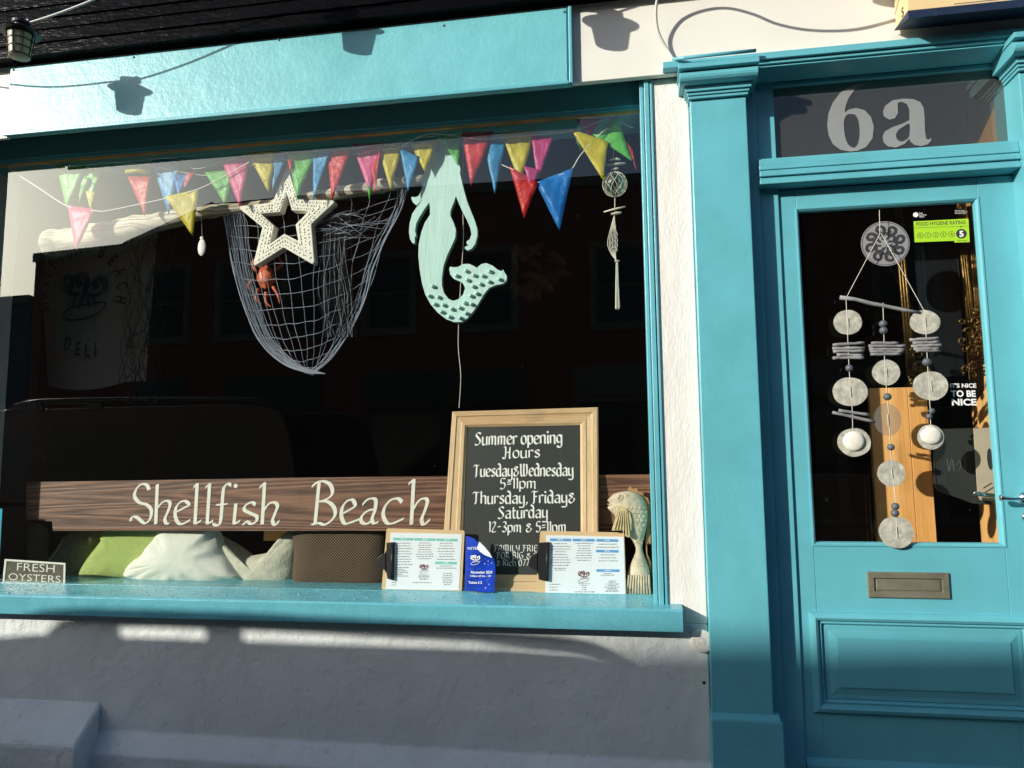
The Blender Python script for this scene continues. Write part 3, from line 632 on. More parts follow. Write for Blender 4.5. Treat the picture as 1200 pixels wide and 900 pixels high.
MB().box(-4.80, -4.56, -2.137, -2.103, 1.87, 1.94).build('rail_post', M['blackplastic'], car, bevel=.01)
for x in (-3.2, -6.1):
    for y in (-2.08, -3.82):
        w = MB().lathe([(.20,-.10),(.33,-.10),(.345,-.06),(.345,.06),(.33,.10),(.20,.10)], (x, y, .22), 24, 'y').build('wheel', M['rubber'], car, smooth=False)
        MB().lathe([(.02,-.09),(.19,-.085),(.205,-.10),(.205,.10),(.19,.085),(.02,.09)], (x, y, .22), 18, 'y').build('rim', M['bronze'], w)

for o_ in [x for x in bpy.data.objects if x.parent == car]: pass
car.location.x += .21
# ------------------------------------------------------------------ festoon lanterns on their cord
def lan_at(px, py, Y): 
    s = P(px, py, Y); d = Vector((-1.15, -1, .5)); return s+d*((Y+.305))
lpos = [lan_at(152, 113, -.066), lan_at(420, 42, -.066), lan_at(716, 36, -.038), lan_at(1042, -16, -.038)]
L0 = thing('festoon_lantern', 'amber ribbed plastic lantern hanging from the cord, leftmost of its string', 'lantern', tuple(lpos[0]), 'lanterns on the festoon string')
lp = lpos[0]
b = MB()
prof = [(.030, -.066), (.034, -.064)]
for i in range(9):
    t = i/8; prof.append((.034+.0095*t, -.062+.088*t))
prof.append((.030, .027)); b.lathe(prof, lp, 20); b.build('lantern_glass', M['lampglass'], L0, smooth=True)
cg = MB()
for zz, r_ in ((-.060, .0355), (-.032, .0385), (-.003, .0415), (.022, .0440)): cg.lathe([(r_-.002, -.002), (r_+.0015, -.002), (r_+.0015, .002), (r_-.002, .002)], (lp.x, lp.y, lp.z+zz), 20)
for j in range(8):
    q = j*math.pi/4+.2; cg.tube([(lp.x+.0355*math.cos(q), lp.y+.0355*math.sin(q), lp.z-.062), (lp.x+.0455*math.cos(q), lp.y+.0455*math.sin(q), lp.z+.025)], .0022, 5)
cg.build('lantern_cage', M['blackplastic'], L0)
MB().lathe([(.030,.024),(.064,.026),(.067,.030),(.030,.050),(.022,.052),(.024,.060),(.031,.062),(.031,.072),(.010,.076)], lp, 20).box(lp.x-.034, lp.x-.024, lp.y-.006, lp.y+.006, lp.z+.060, lp.z+.080).box(lp.x+.022, lp.x+.034, lp.y-.006, lp.y+.006, lp.z+.058, lp.z+.078).build('lantern_hood', M['blackplastic'], L0)
labs = ['black hooded lantern second from the left on the overhead cord', 'black hooded lantern above the right end of the turquoise fascia', 'black hooded lantern on the cord above the shop door']
tilt = [0, R(4), R(-9), R(3)]
for i in (1, 2, 3):
    c = L0.copy(); COL.objects.link(c); c.location = lpos[i]; c.rotation_euler = (0, tilt[i], 0.3*i); c['label'] = labs[i-1]
    for ch in [x for x in list(bpy.data.objects) if x.parent == L0]:
        d = ch.copy(); COL.objects.link(d); d.parent = c; d.matrix_parent_inverse = Matrix.Translation(-lpos[0])
cp = [lan_at(-60, 70, -.066)+Vector((0, 0, 0))]
top = Vector((0, 0, .068))
cpts = [lpos[0]+Vector((-1.1, 0, .24)), lpos[0]+Vector((-.45, 0, .085)), lpos[0]+Vector((-.06, 0, .0))+top, lpos[0]+top+Vector((.03, 0, -.002)), lpos[0]+Vector((.25, 0, .045))+top, lpos[0]+Vector((.65, 0, .16))+top, lpos[1]+top, lpos[1]+top+Vector((.04, 0, 0)), (lpos[1]+lpos[2])/2+top+Vector((0, 0, .05)), lpos[2]+top, lpos[2]+top+Vector((.04, 0, .002)), (lpos[2]+lpos[3])/2+top+Vector((0, 0, .06)), lpos[3]+top, lpos[3]+top+Vector((1.0, 0, .3))]
tag(MB().tube(cr(cpts, 6), .0042, 6).build('overhead_cable', M['cable'], smooth=True), 'thin cord sagging in front of the black boarding and carrying the lanterns', 'cord')
# white cable looping out from the wall
sh = [(793,75,.0),(786,62,.012),(783,48,.03),(788,34,.05),(800,21,.075),(822,12,.11),(850,9,.16),(880,16,.20),(910,28,.22),(950,35,.22),(1000,34,.20),(1050,22,.16),(1100,8,.10),(1160,-10,.04)]
cb = [P(x, y, -.038)+Vector((-1.15, -1, .5))*d+Vector((0, -.006, 0)) for x, y, d in sh]
cb = [Vector((.162, -.06, 2.836))]+cb[1:]
tag(MB().tube(cr(cb, 6), .0052, 8).build('loose_cable', M['cable'], smooth=True), 'white cable looping out from the wall above the left capital', 'cable')
MB().tube([(.43, -.098, 2.819), (.30, -.097, 2.819), (.20, -.094, 2.819), (.172, -.080, 2.826), (.162, -.06, 2.838)], .0062, 8).build('painted_cable', M['teal'], shop, smooth=True)
# ------------------------------------------------------------------ hanging box sign over the door
sg = thing('box_sign', 'cream box sign with navy bottom edge above the door cornice', 'sign', (1.6, -.05, 2.9))
MB().box(.885, 2.3, -.160, -.052, 2.868, 3.5).build('sign_face', M['signcream'], sg, bevel=.002)
MB().add([(.885,-.162,2.842),(2.3,-.162,2.842),(2.3,-.162,2.8675),(.885,-.162,2.8675),(.905,-.052,2.867),(2.3,-.052,2.867),(.878,-.052,2.8675),(2.3,-.052,2.8677)],
         [(0,1,2,3),(0,4,5,1),(0,3,6,4),(1,5,7,2),(4,6,7,5),(3,2,7,6)]).build('sign_trim', M['navy'], sg)
tp = MB(); pf = Pl((.8845, -.1, 2.9), (0, -1, 0), (0, 0, 1)); pf.n = Vector((-1, 0, 0)); text_at(tp, pf, 'S', (.02, -.01), .03, 0, .0008, .02); tp.build('sign_letter', M['inkdark'], sg)
MB().box(1.02, 2.3, -.1612, -.1603, 2.874, 2.876).build('sign_line', M['ink'], sg)
# round white cap at the sill end
kp = P(823, 752, -.02)
MB().lathe([(.036, 0), (.036, -.012), (.034, -.016), (.026, -.018), (.025, -.016), (.024, -.0185), (.012, -.0195), (.011, -.017), (.010, -.020), (.002, -.021)], (kp.x, -.001, kp.z), 28, 'y').build('round_cap', M['lintel'], shop)
for (x_, y_) in ((157,67),(16,82),(667-6,14),(327,46),(520,30)):
    q = P(x_, y_, -.066); MB().lathe([(.0045, 0), (.0045, -.002), (.002, -.004)], (q.x, -.066, min(q.z, 3.062)), 8, 'y').build('screw', M['ink'], fb)
dp = MB(); rd_ = random.Random(3)
for k in range(1300):
    x_ = -2.6+2.7*rd_.random()**1.9; y_ = rd_.uniform(-.066, .097); r_ = .0010+.0038*rd_.random()**2; z_ = .9865+(y_+.067)*.0714
    dp.ell((x_, y_, z_), (r_*rd_.uniform(.8, 1.6), r_, r_*.35), 7, 4)
stuff(dp.build('water_drops', M['drops'], bpy.data.objects['window_sill'], smooth=True))
hp2 = P(825, 800, 0)
MB().lathe([(.006, -.002), (.006, -.0005)], (hp2.x, 0, hp2.z), 8, 'y').build('wall_plug', M['inkdark'], shop)
# ================================================================== THINGS IN THE WINDOW
# ---- long wooden name board
PB = flat(.212)
sbp = px_poly(PB, [(31,565),(160,563),(340,560),(523,558),(640,557),(766,556),(766,622),(640,622),(523,622),(62,622),(61,611),(31,609)])
nb = thing('name_board', 'long brown timber board lettered Shellfish Beach above the cushions', 'sign', (-1.4, .2, 1.1))
m_ = MB(); m_.plate([sbp], lambda x, y, d: PB.at(x, y, -d), .035); m_.build('board', M['sign_wood'], nb, bevel=.002)
Q7 = lambda l: [PB.px(140+x/6, 550+y/6) for x, y in l]
Q8 = lambda l: [PB.px(340+x/6, 550+y/6) for x, y in l]
st7 = [[(210,145),(195,112),(155,105),(120,140),(108,190),(140,232),(195,250),(226,290),(215,350),(178,378),(125,338),(92,335),(78,365)],
 [(268,105),(256,385)],[(264,280),(300,235),(335,222),(358,240),(345,290),(322,345),(330,378),(352,380)],
 [(405,298),(460,268),(490,252),(468,224),(430,230),(400,270),(394,325),(412,372),(445,383),(500,355)],
 [(520,128),(548,102)],[(548,100),(532,384)],[(534,384),(577,360)],[(606,128),(636,102)],[(636,100),(618,384)],[(620,384),(660,360)],
 [(788,112),(762,102),(738,125),(728,180),(714,350),(695,392),(655,385)],[(680,250),(762,243)],
 [(820,240),(806,384)],[(808,384),(850,362)],[(818,116)],
 [(958,250),(930,232),(890,252),(880,285),(920,308),(965,330),(962,365),(930,383),(895,368),(868,392)],
 [(985,130),(1022,95)],[(1022,93),(1005,388)],[(1012,295),(1055,240),(1095,235),(1112,260),(1095,310),(1078,360),(1095,390),(1125,362)]]
st8 = [[(153,123),(190,92),(235,84),(280,105),(298,150),(285,190),(240,218),(200,226)],[(205,92),(176,385)],[(215,226),(265,228),(305,260),(318,310),(295,355),(245,388),(200,378),(150,390)],
 [(372,310),(430,278),(458,255),(440,216),(400,224),(368,270),(362,330),(385,380),(430,372),(490,350)],
 [(508,250),(545,212),(585,205),(603,222),(598,285),(578,345),(590,378),(622,370)],[(592,280),(545,292),(505,330),(503,368),(540,382),(585,352)],
 [(788,232),(760,206),(710,215),(668,262),(655,320),(678,372),(720,380),(800,345)],
 [(832,104),(870,72)],[(870,70),(853,388)],[(860,290),(905,222),(945,205),(966,225),(948,290),(926,350),(940,388),(985,352)]]
for Q_, st_ in ((Q7, st7), (Q8, st8)):
    lt = MB(); pen(lt, PB, [Q_(s_) for s_ in st_], .0168, .0012, 28, .42, True, 6); lt.build('painted_word', M['cream_paint'], nb, fix=False)
# ---- chalkboard leaning back
A = P(513, 695, .152); B = P(702, 697, .152); T = P(702, 478, .232); T2 = P(531, 482, .232)
PC = Pl(A, B-A, ((T+T2)/2-(A+B)/2))
ck = thing('chalkboard', 'pine framed chalkboard of summer opening hours leaning in the window', 'chalkboard', tuple(A))
oc = px_poly(PC, [(531,483),(701,478),(702,697),(516,695)]); ic = px_poly(PC, [(548,501),(680,498.5),(681,674),(541,673)])
def frame_side(name, a, b, c_, d_, m, parent, pl, h=.017, hb=-.006):
    """one mitred length of moulding between outer edge a-b and inner edge c-d"""
    k = [(0, hb), (0, h*.72), (.06, h), (.30, h), (.36, h*.78), (.62, h*.70), (.68, h*.86), (.86, h*.8), (1, h*.35), (1, hb)]
    vs = []
    for (t, hh) in k:
        for (p, q) in ((a, d_), (b, c_)):
            vs.append(pl.at(p[0]+(q[0]-p[0])*t, p[1]+(q[1]-p[1])*t, hh))
    fs = [(2*i, 2*i+1, 2*i+3, 2*i+2) for i in range(len(k)-1)]+[(0, 2*len(k)-2, 2*len(k)-1, 1)]
    fs += [tuple(2*i for i in range(len(k))), tuple(2*i+1 for i in reversed(range(len(k))))]
    return MB().add(vs, fs).build(name, m, parent)
for i in range(4):
    j = (i+1) % 4
    frame_side('frame_rail' if i % 2 == 0 else 'frame_stile', oc[i], oc[j], ic[j], ic[i], M['pine'] if i % 2 == 0 else M['pine_v'], ck, PC)
mm_ = MB(); e = .004; mm_.plate([[(ic[0][0]-e, ic[0][1]+e), (ic[1][0]+e, ic[1][1]+e), (ic[2][0]+e, ic[2][1]-e), (ic[3][0]-e, ic[3][1]-e)]], lambda x, y, d: PC.at(x, y, .004-d), .007); mm_.build('black_panel', M['chalkpaint'], ck)
w = MB()
for (t_, x0, x1, yb, xh, y2) in (('Summer opening',557,659,521.5,9.5,519.5),('Hours',590,633,537,8.5,536),('Tuesday&Wednesday',556,672,558.5,9,557.5),('5=11pm',586,629,573,8,572),
    ('Thursday, Friday&',555,674,590.5,9,589),('Saturday',584,642,607.5,9,606.5),('12-3pm & 5=11pm',573,664,623.5,7.8,623)):
    w = MB(); write(w, PC, t_, x0, x1, yb, xh, .0046, .205, y2); w.build('text_line', M['white_paint'], ck, fix=False)
for (t_, x0, x1, yb, xh) in (('FAMILY FRIENDLY',579,651,646,4.8),('FOR BIG & SMALL',582,654,654.5,4.8),('& Rich 0772',582,624,663,4.8)):
    w = MB(); write(w, PC, t_, x0, x1, yb, xh, .0046, .19); w.build('text_line', M['white_paint'], ck, fix=False)
# ---- clipboards
def text_block(mb, pl, x0, x1, y0, y1, lines, h, fill=(.5, 1), center=True, th=.45):
    """rows of tiny illegible print inside a photo box"""
    for i in range(lines):
        y = y0+(y1-y0)*(i+.5)/lines; L_ = random.uniform(*fill)*(x1-x0); s_ = (x0+x1-L_)/2 if center else x0
        x = s_
        while x < s_+L_:
            wd = random.uniform(1.2, 4.0); e_ = min(x+wd, s_+L_); a = pl.px(x, y+th); b = pl.px(e_, y-th)
            mb.add([pl.at(a[0], a[1], h), pl.at(b[0], a[1], h), pl.at(b[0], b[1], h), pl.at(a[0], b[1], h)], [(0, 1, 2, 3)]); x = e_+random.uniform(.5, .9)
def bandq(mb, pl, q, h):
    p = [pl.px(*c) for c in q]; mb.add([pl.at(u, v, h) for u, v in p], [(0, 1, 2, 3)])
def lobster(mb, mb2, pl, cx, cy, s, h):
    f = lambda l: [pl.px(cx+x*s, cy+y*s) for x, y in l]
    w_ = abs(pl.px(cx+s*.10, cy)[0]-pl.px(cx, cy)[0])
    pen(mb2, pl, [f(l) for l in [[(-.1,.25),(0,0),(.1,-.25),(.2,-.3)],[(-.75,-.75),(-.85,-.3),(-.55,-.05),(-.2,.05)],[(-.75,-.75),(-.45,-.6),(-.55,-.2)],[(.75,-.7),(.85,-.2),(.5,.05),(.15,.05)],[(.75,-.7),(.42,-.5),(.5,-.2)],[(-.15,-.3),(-.3,-.7),(-.1,-.8),(.1,-.6),(.05,-.2)]]], w_*2.6, h, 30, .5)
    pen(mb, pl, [f(l) for l in [[(-.9,.85),(-.5,.55),(.3,.4),(.85,.35),(.6,.75),(0,1.0),(-.6,1.05),(-.9,.85)],[(-.3,.1),(-.5,.5)],[(-.1,.2),(-.2,.6)],[(.15,.15),(.2,.5)],[(.3,.1),(.5,.4)]]], w_, h, 30, .6)
def clipboard(label, bd, pap, Yb, Yt, bands, hdrcol, cols, clipc):
    a = P(*bd[3], Yb); b = P(*bd[2], Yb); c = P(*bd[1], Yt); d = P(*bd[0], Yt)
    pl = Pl(a, b-a, ((c+d)/2-(a+b)/2))
    t = thing('clipboard', label, 'clipboard', tuple(a), 'menu clipboards standing in the window')
    def rnd(q, r_=2.2):
        o = []; n = len(q)
        for i in range(n):
            p0, p1, p2 = Vector(q[i-1]), Vector(q[i]), Vector(q[(i+1) % n]); u1 = (p0-p1).normalized()*r_; u2 = (p2-p1).normalized()*r_
            o += [tuple(p1+u1), tuple(p1+(u1+u2)*.3), tuple(p1+u2)]
        return o
    mb = MB(); mb.plate([px_poly(pl, rnd(bd))], lambda x, y, dd: pl.at(x, y, -dd), .004); mb.build('board', M['clipwood'], t)
    mb = MB(); mb.plate([px_poly(pl, pap)], lambda x, y, dd: pl.at(x, y, .0012-dd), .0010); sh_ = mb.build('menu_sheet', M['paper'], t)
    for q in bands: hb_ = MB(); bandq(hb_, pl, q, .0016); hb_.build('heading_band', hdrcol, sh_, fix=False)
    ink = MB(); tx = MB(); red = MB()
    for (x0, x1, y0, y1, n, fl, ce) in cols: text_block(ink, pl, x0, x1, y0, y1, n, .0017, fl, ce, .36)
    lobster(ink, red, pl, *clipc[4], .0019)
    stuff(ink.build('menu_print', M['ink'], sh_, fix=False)); red.build('lobster_emblem', M['inkred'], sh_, fix=False)
    for q in bands:
        cx = (q[0][0]+q[1][0])/2; text_block(tx, pl, cx-4, cx+4, q[0][1]+.2, q[3][1]-.2, 1, .0020, (.7, 1), True, .5)
    stuff(tx.build('heading_print', M['paper'], sh_, fix=False))
    # black sprung clip at the left edge
    x0, y0, x1, y1 = clipc[:4]
    mb = MB(); mb.plate([px_poly(pl, [(x0+9,y0),(x1,y0-1),(x1-1,y1),(x0+10,y1-2),(x0+9,y1-9),(x0+7,y1-11),(x0+7,y0+12),(x0+9,y0+8)])], lambda x, y, dd: pl.at(x, y, .011-dd), .0085)
    cy = (y0+y1)/2
    mb.plate([px_poly(pl, [(x0+8,cy-10),(x0+4,cy-9),(x0+1,cy-6),(x0-2,cy-2),(x0-2,cy+3),(x0+1,cy+7),(x0+5,cy+9),(x0+8,cy+10)])], lambda x, y, dd: pl.at(x, y, .014-dd), .006)
    q = pl.px(x0+5, cy+1)
    cpo = mb.build('clip', M['blackplastic'], t, bevel=.0012)
    MB().tube([pl.at(*pl.px(x1-2, y0+1), .012), pl.at(*pl.px(x1-3, y1-1), .012)], .0045, 8).build('clip_spring', M['blackplastic'], cpo, smooth=True)
    return t
clipboard('menu clipboard with mint green heading bands in front of the brown cushion', [(453,619),(544.5,621.5),(541,693),(447,691)], [(458,624),(541.5,626),(538,691.5),(452,690.5)], .117, .134,
    [[(461,630),(484.5,630.5),(484.5,633.5),(461,633)],[(485.5,630.5),(510.5,631),(510.5,634),(485.5,633.5)],[(511.5,631),(536.5,631.5),(536.5,634.5),(511.5,634)],[(510,658),(535.5,658.5),(535.5,661.5),(510,661)]],
    M['band_green'], [(463,484,635,663,9,(.55,1),True),(463,481,664,676,6,(.4,1),False),(459,469,678,687,3,(.4,1),False),(486,510,635,656,8,(.5,1),True),(511,535,635,657,7,(.6,1),True),(511,535,662,667,2,(.5,1),True),(515,534,671,686,7,(.4,1),True),(490,504,673,680,4,(.4,.9),True),(484,506,681.5,684,1,(1,1),True)], (445,636,463,680,(497,666,5.5)))
clipboard('menu clipboard with blue heading bands beside the carved fish', [(633,622),(731.5,624),(734,699),(628,696)], [(640,627),(731,629),(733,698.5),(639,696.5)], .117, .134,
    [[(644.5,631),(669.5,631.3),(669.5,634.3),(644.5,634)],[(671,631.3),(697,631.6),(697,634.6),(671,634.3)],[(699,631.6),(724.5,632),(724.5,635),(699,634.6)],[(698.5,644.2),(725,644.7),(725,647.7),(698.5,647.2)],[(699,667),(726,667.3),(726,670.3),(699,670)]],
    M['band_blue'], [(645,669,635.5,664,9,(.55,1),True),(645,668,665,669,2,(.5,1),True),(644,664,683,693,3,(.4,.9),False),(672,697,635.5,658,8,(.5,1),True),(699,725,636,643,2,(.5,1),True),(700,725,648.5,659,3,(.5,.9),True),(702,722,671,675,2,(.5,1),True),(708,727,680,694,8,(.4,1),True),(677,692,683,692,4,(.3,.9),True),(673,697,692.5,694.5,1,(1,1),True)], (622,636,644,681,(684,675,7.0)))
# ---- blue flyer curling in front of the chalkboard
PF = flat(.104)
fo = [(546,628),(556,630.5),(564,637),(572,642),(579,652),(581,660),(580,693.5),(545,692)]
fl = thing('event_flyer', 'curled royal blue event flyer with a turned white corner between the clipboards', 'flyer', tuple(P(560, 692, .104)))
def curl(pl, base):
    def f(x, y, d):
        u = (x-base)/.11; return pl.at(x, y, .004+.010*math.sin(u*2.4)-d)
    return f
bx = PF.px(545, 692)[0]
mb = MB(); mb.plate([sorted and px_poly(PF, [(546,628),(550,628.5),(556,630.5),(560,634),(563,639),(566,644),(572,648),(579,653),(581,661),(581,672),(580.5,684),(580,693.5),(568,693),(556,692.5),(545,692)])], curl(PF, bx), .0006); fy = mb.build('flyer_sheet', M['flyer'], fl)
mb = MB(); mb.plate([px_poly(PF, [(563,634),(569,640),(575,647),(578,653),(570,650),(564,646),(560,642)])], lambda x, y, d: PF.at(x, y, .020-d), .0006); mb.build('turned_corner', M['paper'], fl)
tx = MB(); print_text(tx, flat(.1025), 'NSTELL', 549, 564, 640.5, 643.5, .0135+.0, .01); 
ptx = flat(.104)
for (s_, x0, x1, y0, y1) in (('November 2024', 553, 578, 668.2, 671.4), ('7.00pm till late - 18+', 552, 577, 673.2, 675.2), ('Tickets £12', 550, 566, 680.3, 683.2)):
    print_text(tx, ptx, s_, x0, x1, y0, y1, .0152, .02)
for q in range(46):
    x, y = random.uniform(549, 578), random.uniform(650, 692); r_ = .0004+.0007*random.random()**3; u, v = ptx.px(x, y)
    tx.add([ptx.at(u-r_, v, .0151), ptx.at(u, v-r_, .0151), ptx.at(u+r_, v, .0151), ptx.at(u, v+r_, .0151)], [(0, 1, 2, 3)])
for (x, y) in ((573, 657), (577, 659), (574, 684), (570, 688), (569, 660)):
    u, v = ptx.px(x, y); r_ = .0035
    tx.add([ptx.at(u+r_*(1 if k % 2 == 0 else .22)*math.cos(k*math.pi/4), v+r_*(1 if k % 2 == 0 else .22)*math.sin(k*math.pi/4), .0153) for k in range(8)], [tuple(range(8))])
lobster(tx, tx, ptx, 558, 655, 6, .0154)
tx.build('flyer_print', M['white_paint'], fy, fix=False)
# ---- fresh oysters plate and turquoise poster
PO = flat(.125)
fr = thing('oyster_plate', 'small dark glossy plate reading Fresh Oysters in the left corner', 'sign', tuple(P(40, 683, .125)))
mb = MB(); mb.plate([px_poly(PO, [(7,656),(76,660.5),(75.5,684),(4,682)])], lambda x, y, d: PO.at(x, y, -d), .004); mb.build('plate', M['copper_print'], fr, bevel=.0006)
mb = MB(); mb.plate([px_poly(PO, [(6,655),(77,659.7),(76.5,685),(3,683)]), px_poly(PO, [(8,657.3),(75,661.7),(74.5,683),(5.5,681.5)])], lambda x, y, d: PO.at(x, y, .002-d), .002); mb.build('plate_rim', M['cream_paint'], fr)
mb = MB(); print_text(mb, PO, 'FRESH', 20, 64, 659.5, 668.5, .001, -.008, 671); print_text(mb, PO, 'OYSTERS', 10, 71, 671.5, 679.5, .001, -.008, 683); mb.build('plate_lettering', M['cream_paint'], fr, fix=False)
po = MB(); po.plate([px_poly(PO, [(-40,594),(5.6,596),(0.6,683),(-44,680)])], lambda x, y, d: PO.at(x, y, .012-d), .0008); po = po.build('window_poster', M['poster'])
tag(po, 'turquoise poster with red shapes cut by the left edge of the window', 'poster')
mb = MB()
for (x, y, r_) in ((2, 612, 3), (1.5, 622, 3), (-1, 626, 4), (0, 655, 3), (-5, 640, 6), (-12, 615, 5)):
    u, v = PO.px(x, y); r2 = r_*.003; mb.add([PO.at(u+r2*math.cos(k)*(1 if k % 2 else .7), v+r2*math.sin(k)*.9, .0125) for k in range(6)], [tuple(range(6))])
c_ = mb.build('poster_print', M['posterred']); c_.parent = po
# ---- cushions
def cushion(label, outline, ctr, Y, th, m, fold=.006, seed=0, puff=2.4, nf=5, lump=.004):
    """soft cushion: seam follows the outline, faces swell away from it, folds run in from the seam"""
    ol = [Vector((q.x, q.y)) for q in cr([(x, y, 0) for x, y in outline], 5, True)]; n = len(ol); nr = 18; vs = []; fs = []
    for side in (1, -1):
        for k in range(nr+1):
            q = (k/nr)**.75 if k else 0
            for j_ in range(n):
                x_ = ctr[0]+(ol[j_].x-ctr[0])*q; y_ = ctr[1]+(ol[j_].y-ctr[1])*q; a = 2*math.pi*j_/n
                t = th*max(0, 1-q**puff)**.55
                f = noise.noise(Vector((math.cos(a)*nf+seed, math.sin(a)*nf, q*1.6+side)))+.6*noise.noise(Vector((math.cos(a)*nf*2.2+seed, math.sin(a)*nf*2.2, q*2.5)))
                l_ = noise.noise(Vector((x_*.035+seed, y_*.045, side*2.0)))+.4*noise.noise(Vector((x_*.11+seed, y_*.10, side)))
                t += (fold*f*max(0, q-.35)*1.7+lump*l_)*min(1, (1-q)*7)
                p = P(x_, y_, Y); vs.append((p.x, p.y-side*t, p.z))
    K_ = (nr+1)*n
    for s_ in (0, 1):
        for k in range(nr):
            for j_ in range(n):
                o = s_*K_; f = (o+k*n+j_, o+k*n+(j_+1) % n, o+(k+1)*n+(j_+1) % n, o+(k+1)*n+j_); fs.append(f if s_ else f[::-1])
    o = MB().add(vs, fs).build('cushion', m, None, smooth=True)
    bm = bmesh.new(); bm.from_mesh(o.data); bmesh.ops.remove_doubles(bm, verts=bm.verts, dist=.0002); bmesh.ops.recalc_face_normals(bm, faces=bm.faces); bm.to_mesh(o.data); bm.free()
    o.data.polygons.foreach_set('use_smooth', [True]*len(o.data.polygons))
    seam = MB().tube([P(q.x, q.y, Y-.001) for q in ol]+[P(ol[0].x, ol[0].y, Y-.001)], .0022, 6).build('seam', m, o, smooth=True)
    return tag(o, label, 'cushion', 'cushions on the window seat')
cushion('dark olive tweed cushion with beige piping, leftmost on the window seat', [(44,682),(52,664),(70,640),(84,622),(100,612),(124,612),(120,640),(106,684),(70,686)], (88,650), .365, .06, M['dark_c'], .004, 1, 3)
cushion('near black cushion in the shade behind the oyster plate', [(-6,616),(25,612),(52,618),(54,650),(50,684),(20,686),(-4,686)], (24,650), .42, .06, M['dark_c'], .004, 8, 3)
cushion('green linen cushion between the olive and cream cushions', [(95,676),(97,666),(106,652),(117,638),(122,630),(120,625),(134,610),(206,610),(204,650),(190,680),(150,680),(110,681)], (152,650), .325, .055, M['green_c'], .003, 2, 5)
cushion('crumpled cream cotton cushion in the middle of the window seat', [(145,671),(152,662),(170,645),(184,628),(196,610),(246,608),(258,624),(268,648),(286,672),(290,680),(270,685),(240,688),(205,688),(172,685),(152,679)], (218,655), .300, .082, M['white_c'], .020, 3, 2.2, 4, .003)
cushion('slumped oatmeal fleece cushion sagging between cream and brown cushions', [(246,624),(262,630),(276,642),(286,652),(300,651),(318,647),(328,640),(334,626),(346,620),(356,628),(352,655),(346,680),(325,687),(295,688),(274,680),(262,662)], (306,668), .335, .066, M['oat_c'], .009, 5, 2.3, 3, .003)
cushion('brown basketweave cushion behind the mint banded clipboard', [(348,612),(400,611),(452,612),(456,650),(452,686),(400,689),(348,688),(345,650)], (400,650), .290, .050, M['brown_c'], .002, 6, 5)
pp = MB().tube(cr([P(44,680,.30), P(56,660,.305), P(66,646,.31), P(75,630,.315)], 5), .0035, 6).build('piping', M['piping'], bpy.data.objects['cushion'], smooth=True)
wb = MB(); a_, b_ = P(309, 623, .40), P(345, 634, .40); wb.box(a_.x, b_.x, .40, .44, b_.z, a_.z+.03); tag(wb.build('wood_block', M['orange_wood'], bevel=.002), 'small orange wooden block behind the oatmeal cushion', 'block')
# ---- carved fish
fsh = thing('carved_fish', 'whitewashed carved wooden fish standing on its tail at the right of the sill', 'ornament', tuple(P(742, 698, .15)))
YF = .150
rows = [(339,753,757),(342,748,762),(346,742,767),(352,737,771),(360,732,776),(368,733,780)]
def Z5(l): return [(690+x/5.62, 560+y/5.62) for x, y in l]
spine = [(86,240,262),(92,205,305),(104,165,330),(118,150,345),(134,134,356),(146,122,364),(158,130,371),(172,140,376),(184,130,380),(196,122,384),(210,132,386),(235,160,388),(262,176,387),(300,196,384),(340,232,378),(380,266,368),(410,286,360),(440,302,354),(466,310,352),(490,308,358),(530,292,372),(580,268,392),(630,254,404),(680,250,408),(730,246,412),(785,244,416)]
vs = []; NN = 20
for (yy, xl, xr) in spine:
    L_, R_ = Z5([(xl, yy), (xr, yy)]); a_, b_ = P(*L_, YF), P(*R_, YF); c_ = (a_+b_)/2; rx = (b_.x-a_.x)/2
    ry = min(.032, rx*.62+.004) if yy < 500 else .020
    for j in range(NN):
        t = 2*math.pi*j/NN; rr = 1+(.10*math.cos(j*math.pi) if yy > 640 else 0)
        vs.append((c_.x+rx*math.cos(t), YF+ry*math.sin(t)*rr, c_.z))
fs = [(i*NN+j, i*NN+(j+1) % NN, (i+1)*NN+(j+1) % NN, (i+1)*NN+j) for i in range(len(spine)-1) for j in range(NN)]+[tuple(range(NN)), tuple((len(spine)-1)*NN+j for j in reversed(range(NN)))]
MB().add(vs, fs).build('fish_body', M['fish'], fsh, smooth=True)
def fy(xp, yp):                                                # front surface depth of the body at a spot of the crop
    for k in range(len(spine)-1):
        if spine[k][0] <= yp <= spine[k+1][0]:
            t = (yp-spine[k][0])/(spine[k+1][0]-spine[k][0]); xl = spine[k][1]+(spine[k+1][1]-spine[k][1])*t; xr = spine[k][2]+(spine[k+1][2]-spine[k][2])*t
            w_ = (xr-xl)/2; u = max(-1, min(1, (xp-(xl+xr)/2)/w_)); rx = w_/5.62*.0030; ry = min(.032, rx*.62+.004) if yp < 500 else .020
            return YF-ry*math.sqrt(max(0, 1-u*u))
    return YF
sc = MB()
for r_ in range(9):
    yy = 190+r_*29
    for cxx in range(-2, 3):
        xp = 325+cxx*26+(13 if r_ % 2 else 0)+max(0, (yy-330))*.12
        pts = []
        ok = True
        for t in range(7):
            q = math.pi*t/6; x_ = xp+14*math.cos(q); y_ = yy+16*math.sin(q)
            pts.append(P(*Z5([(x_, y_)])[0], fy(x_, y_)-.0005))
        l_ = next((k for k in spine if k[0] >= yy), spine[-1])
        if l_[1]+(80 if yy < 380 else 6) < xp-14 and xp+14 < l_[2]: sc.tube(pts, .0016, 5)
sc.build('scales', M['fish'], fsh)
eye = MB(); xe, ye = 208, 128; pe = P(*Z5([(xe, ye)])[0], fy(xe, ye)-.001)
for r_, tt in ((.0095, .0016), (.005, .0012)): eye.tube([(pe.x+r_*math.cos(q*math.pi/8), pe.y-.001, pe.z+r_*math.sin(q*math.pi/8)) for q in range(17)], tt, 5)
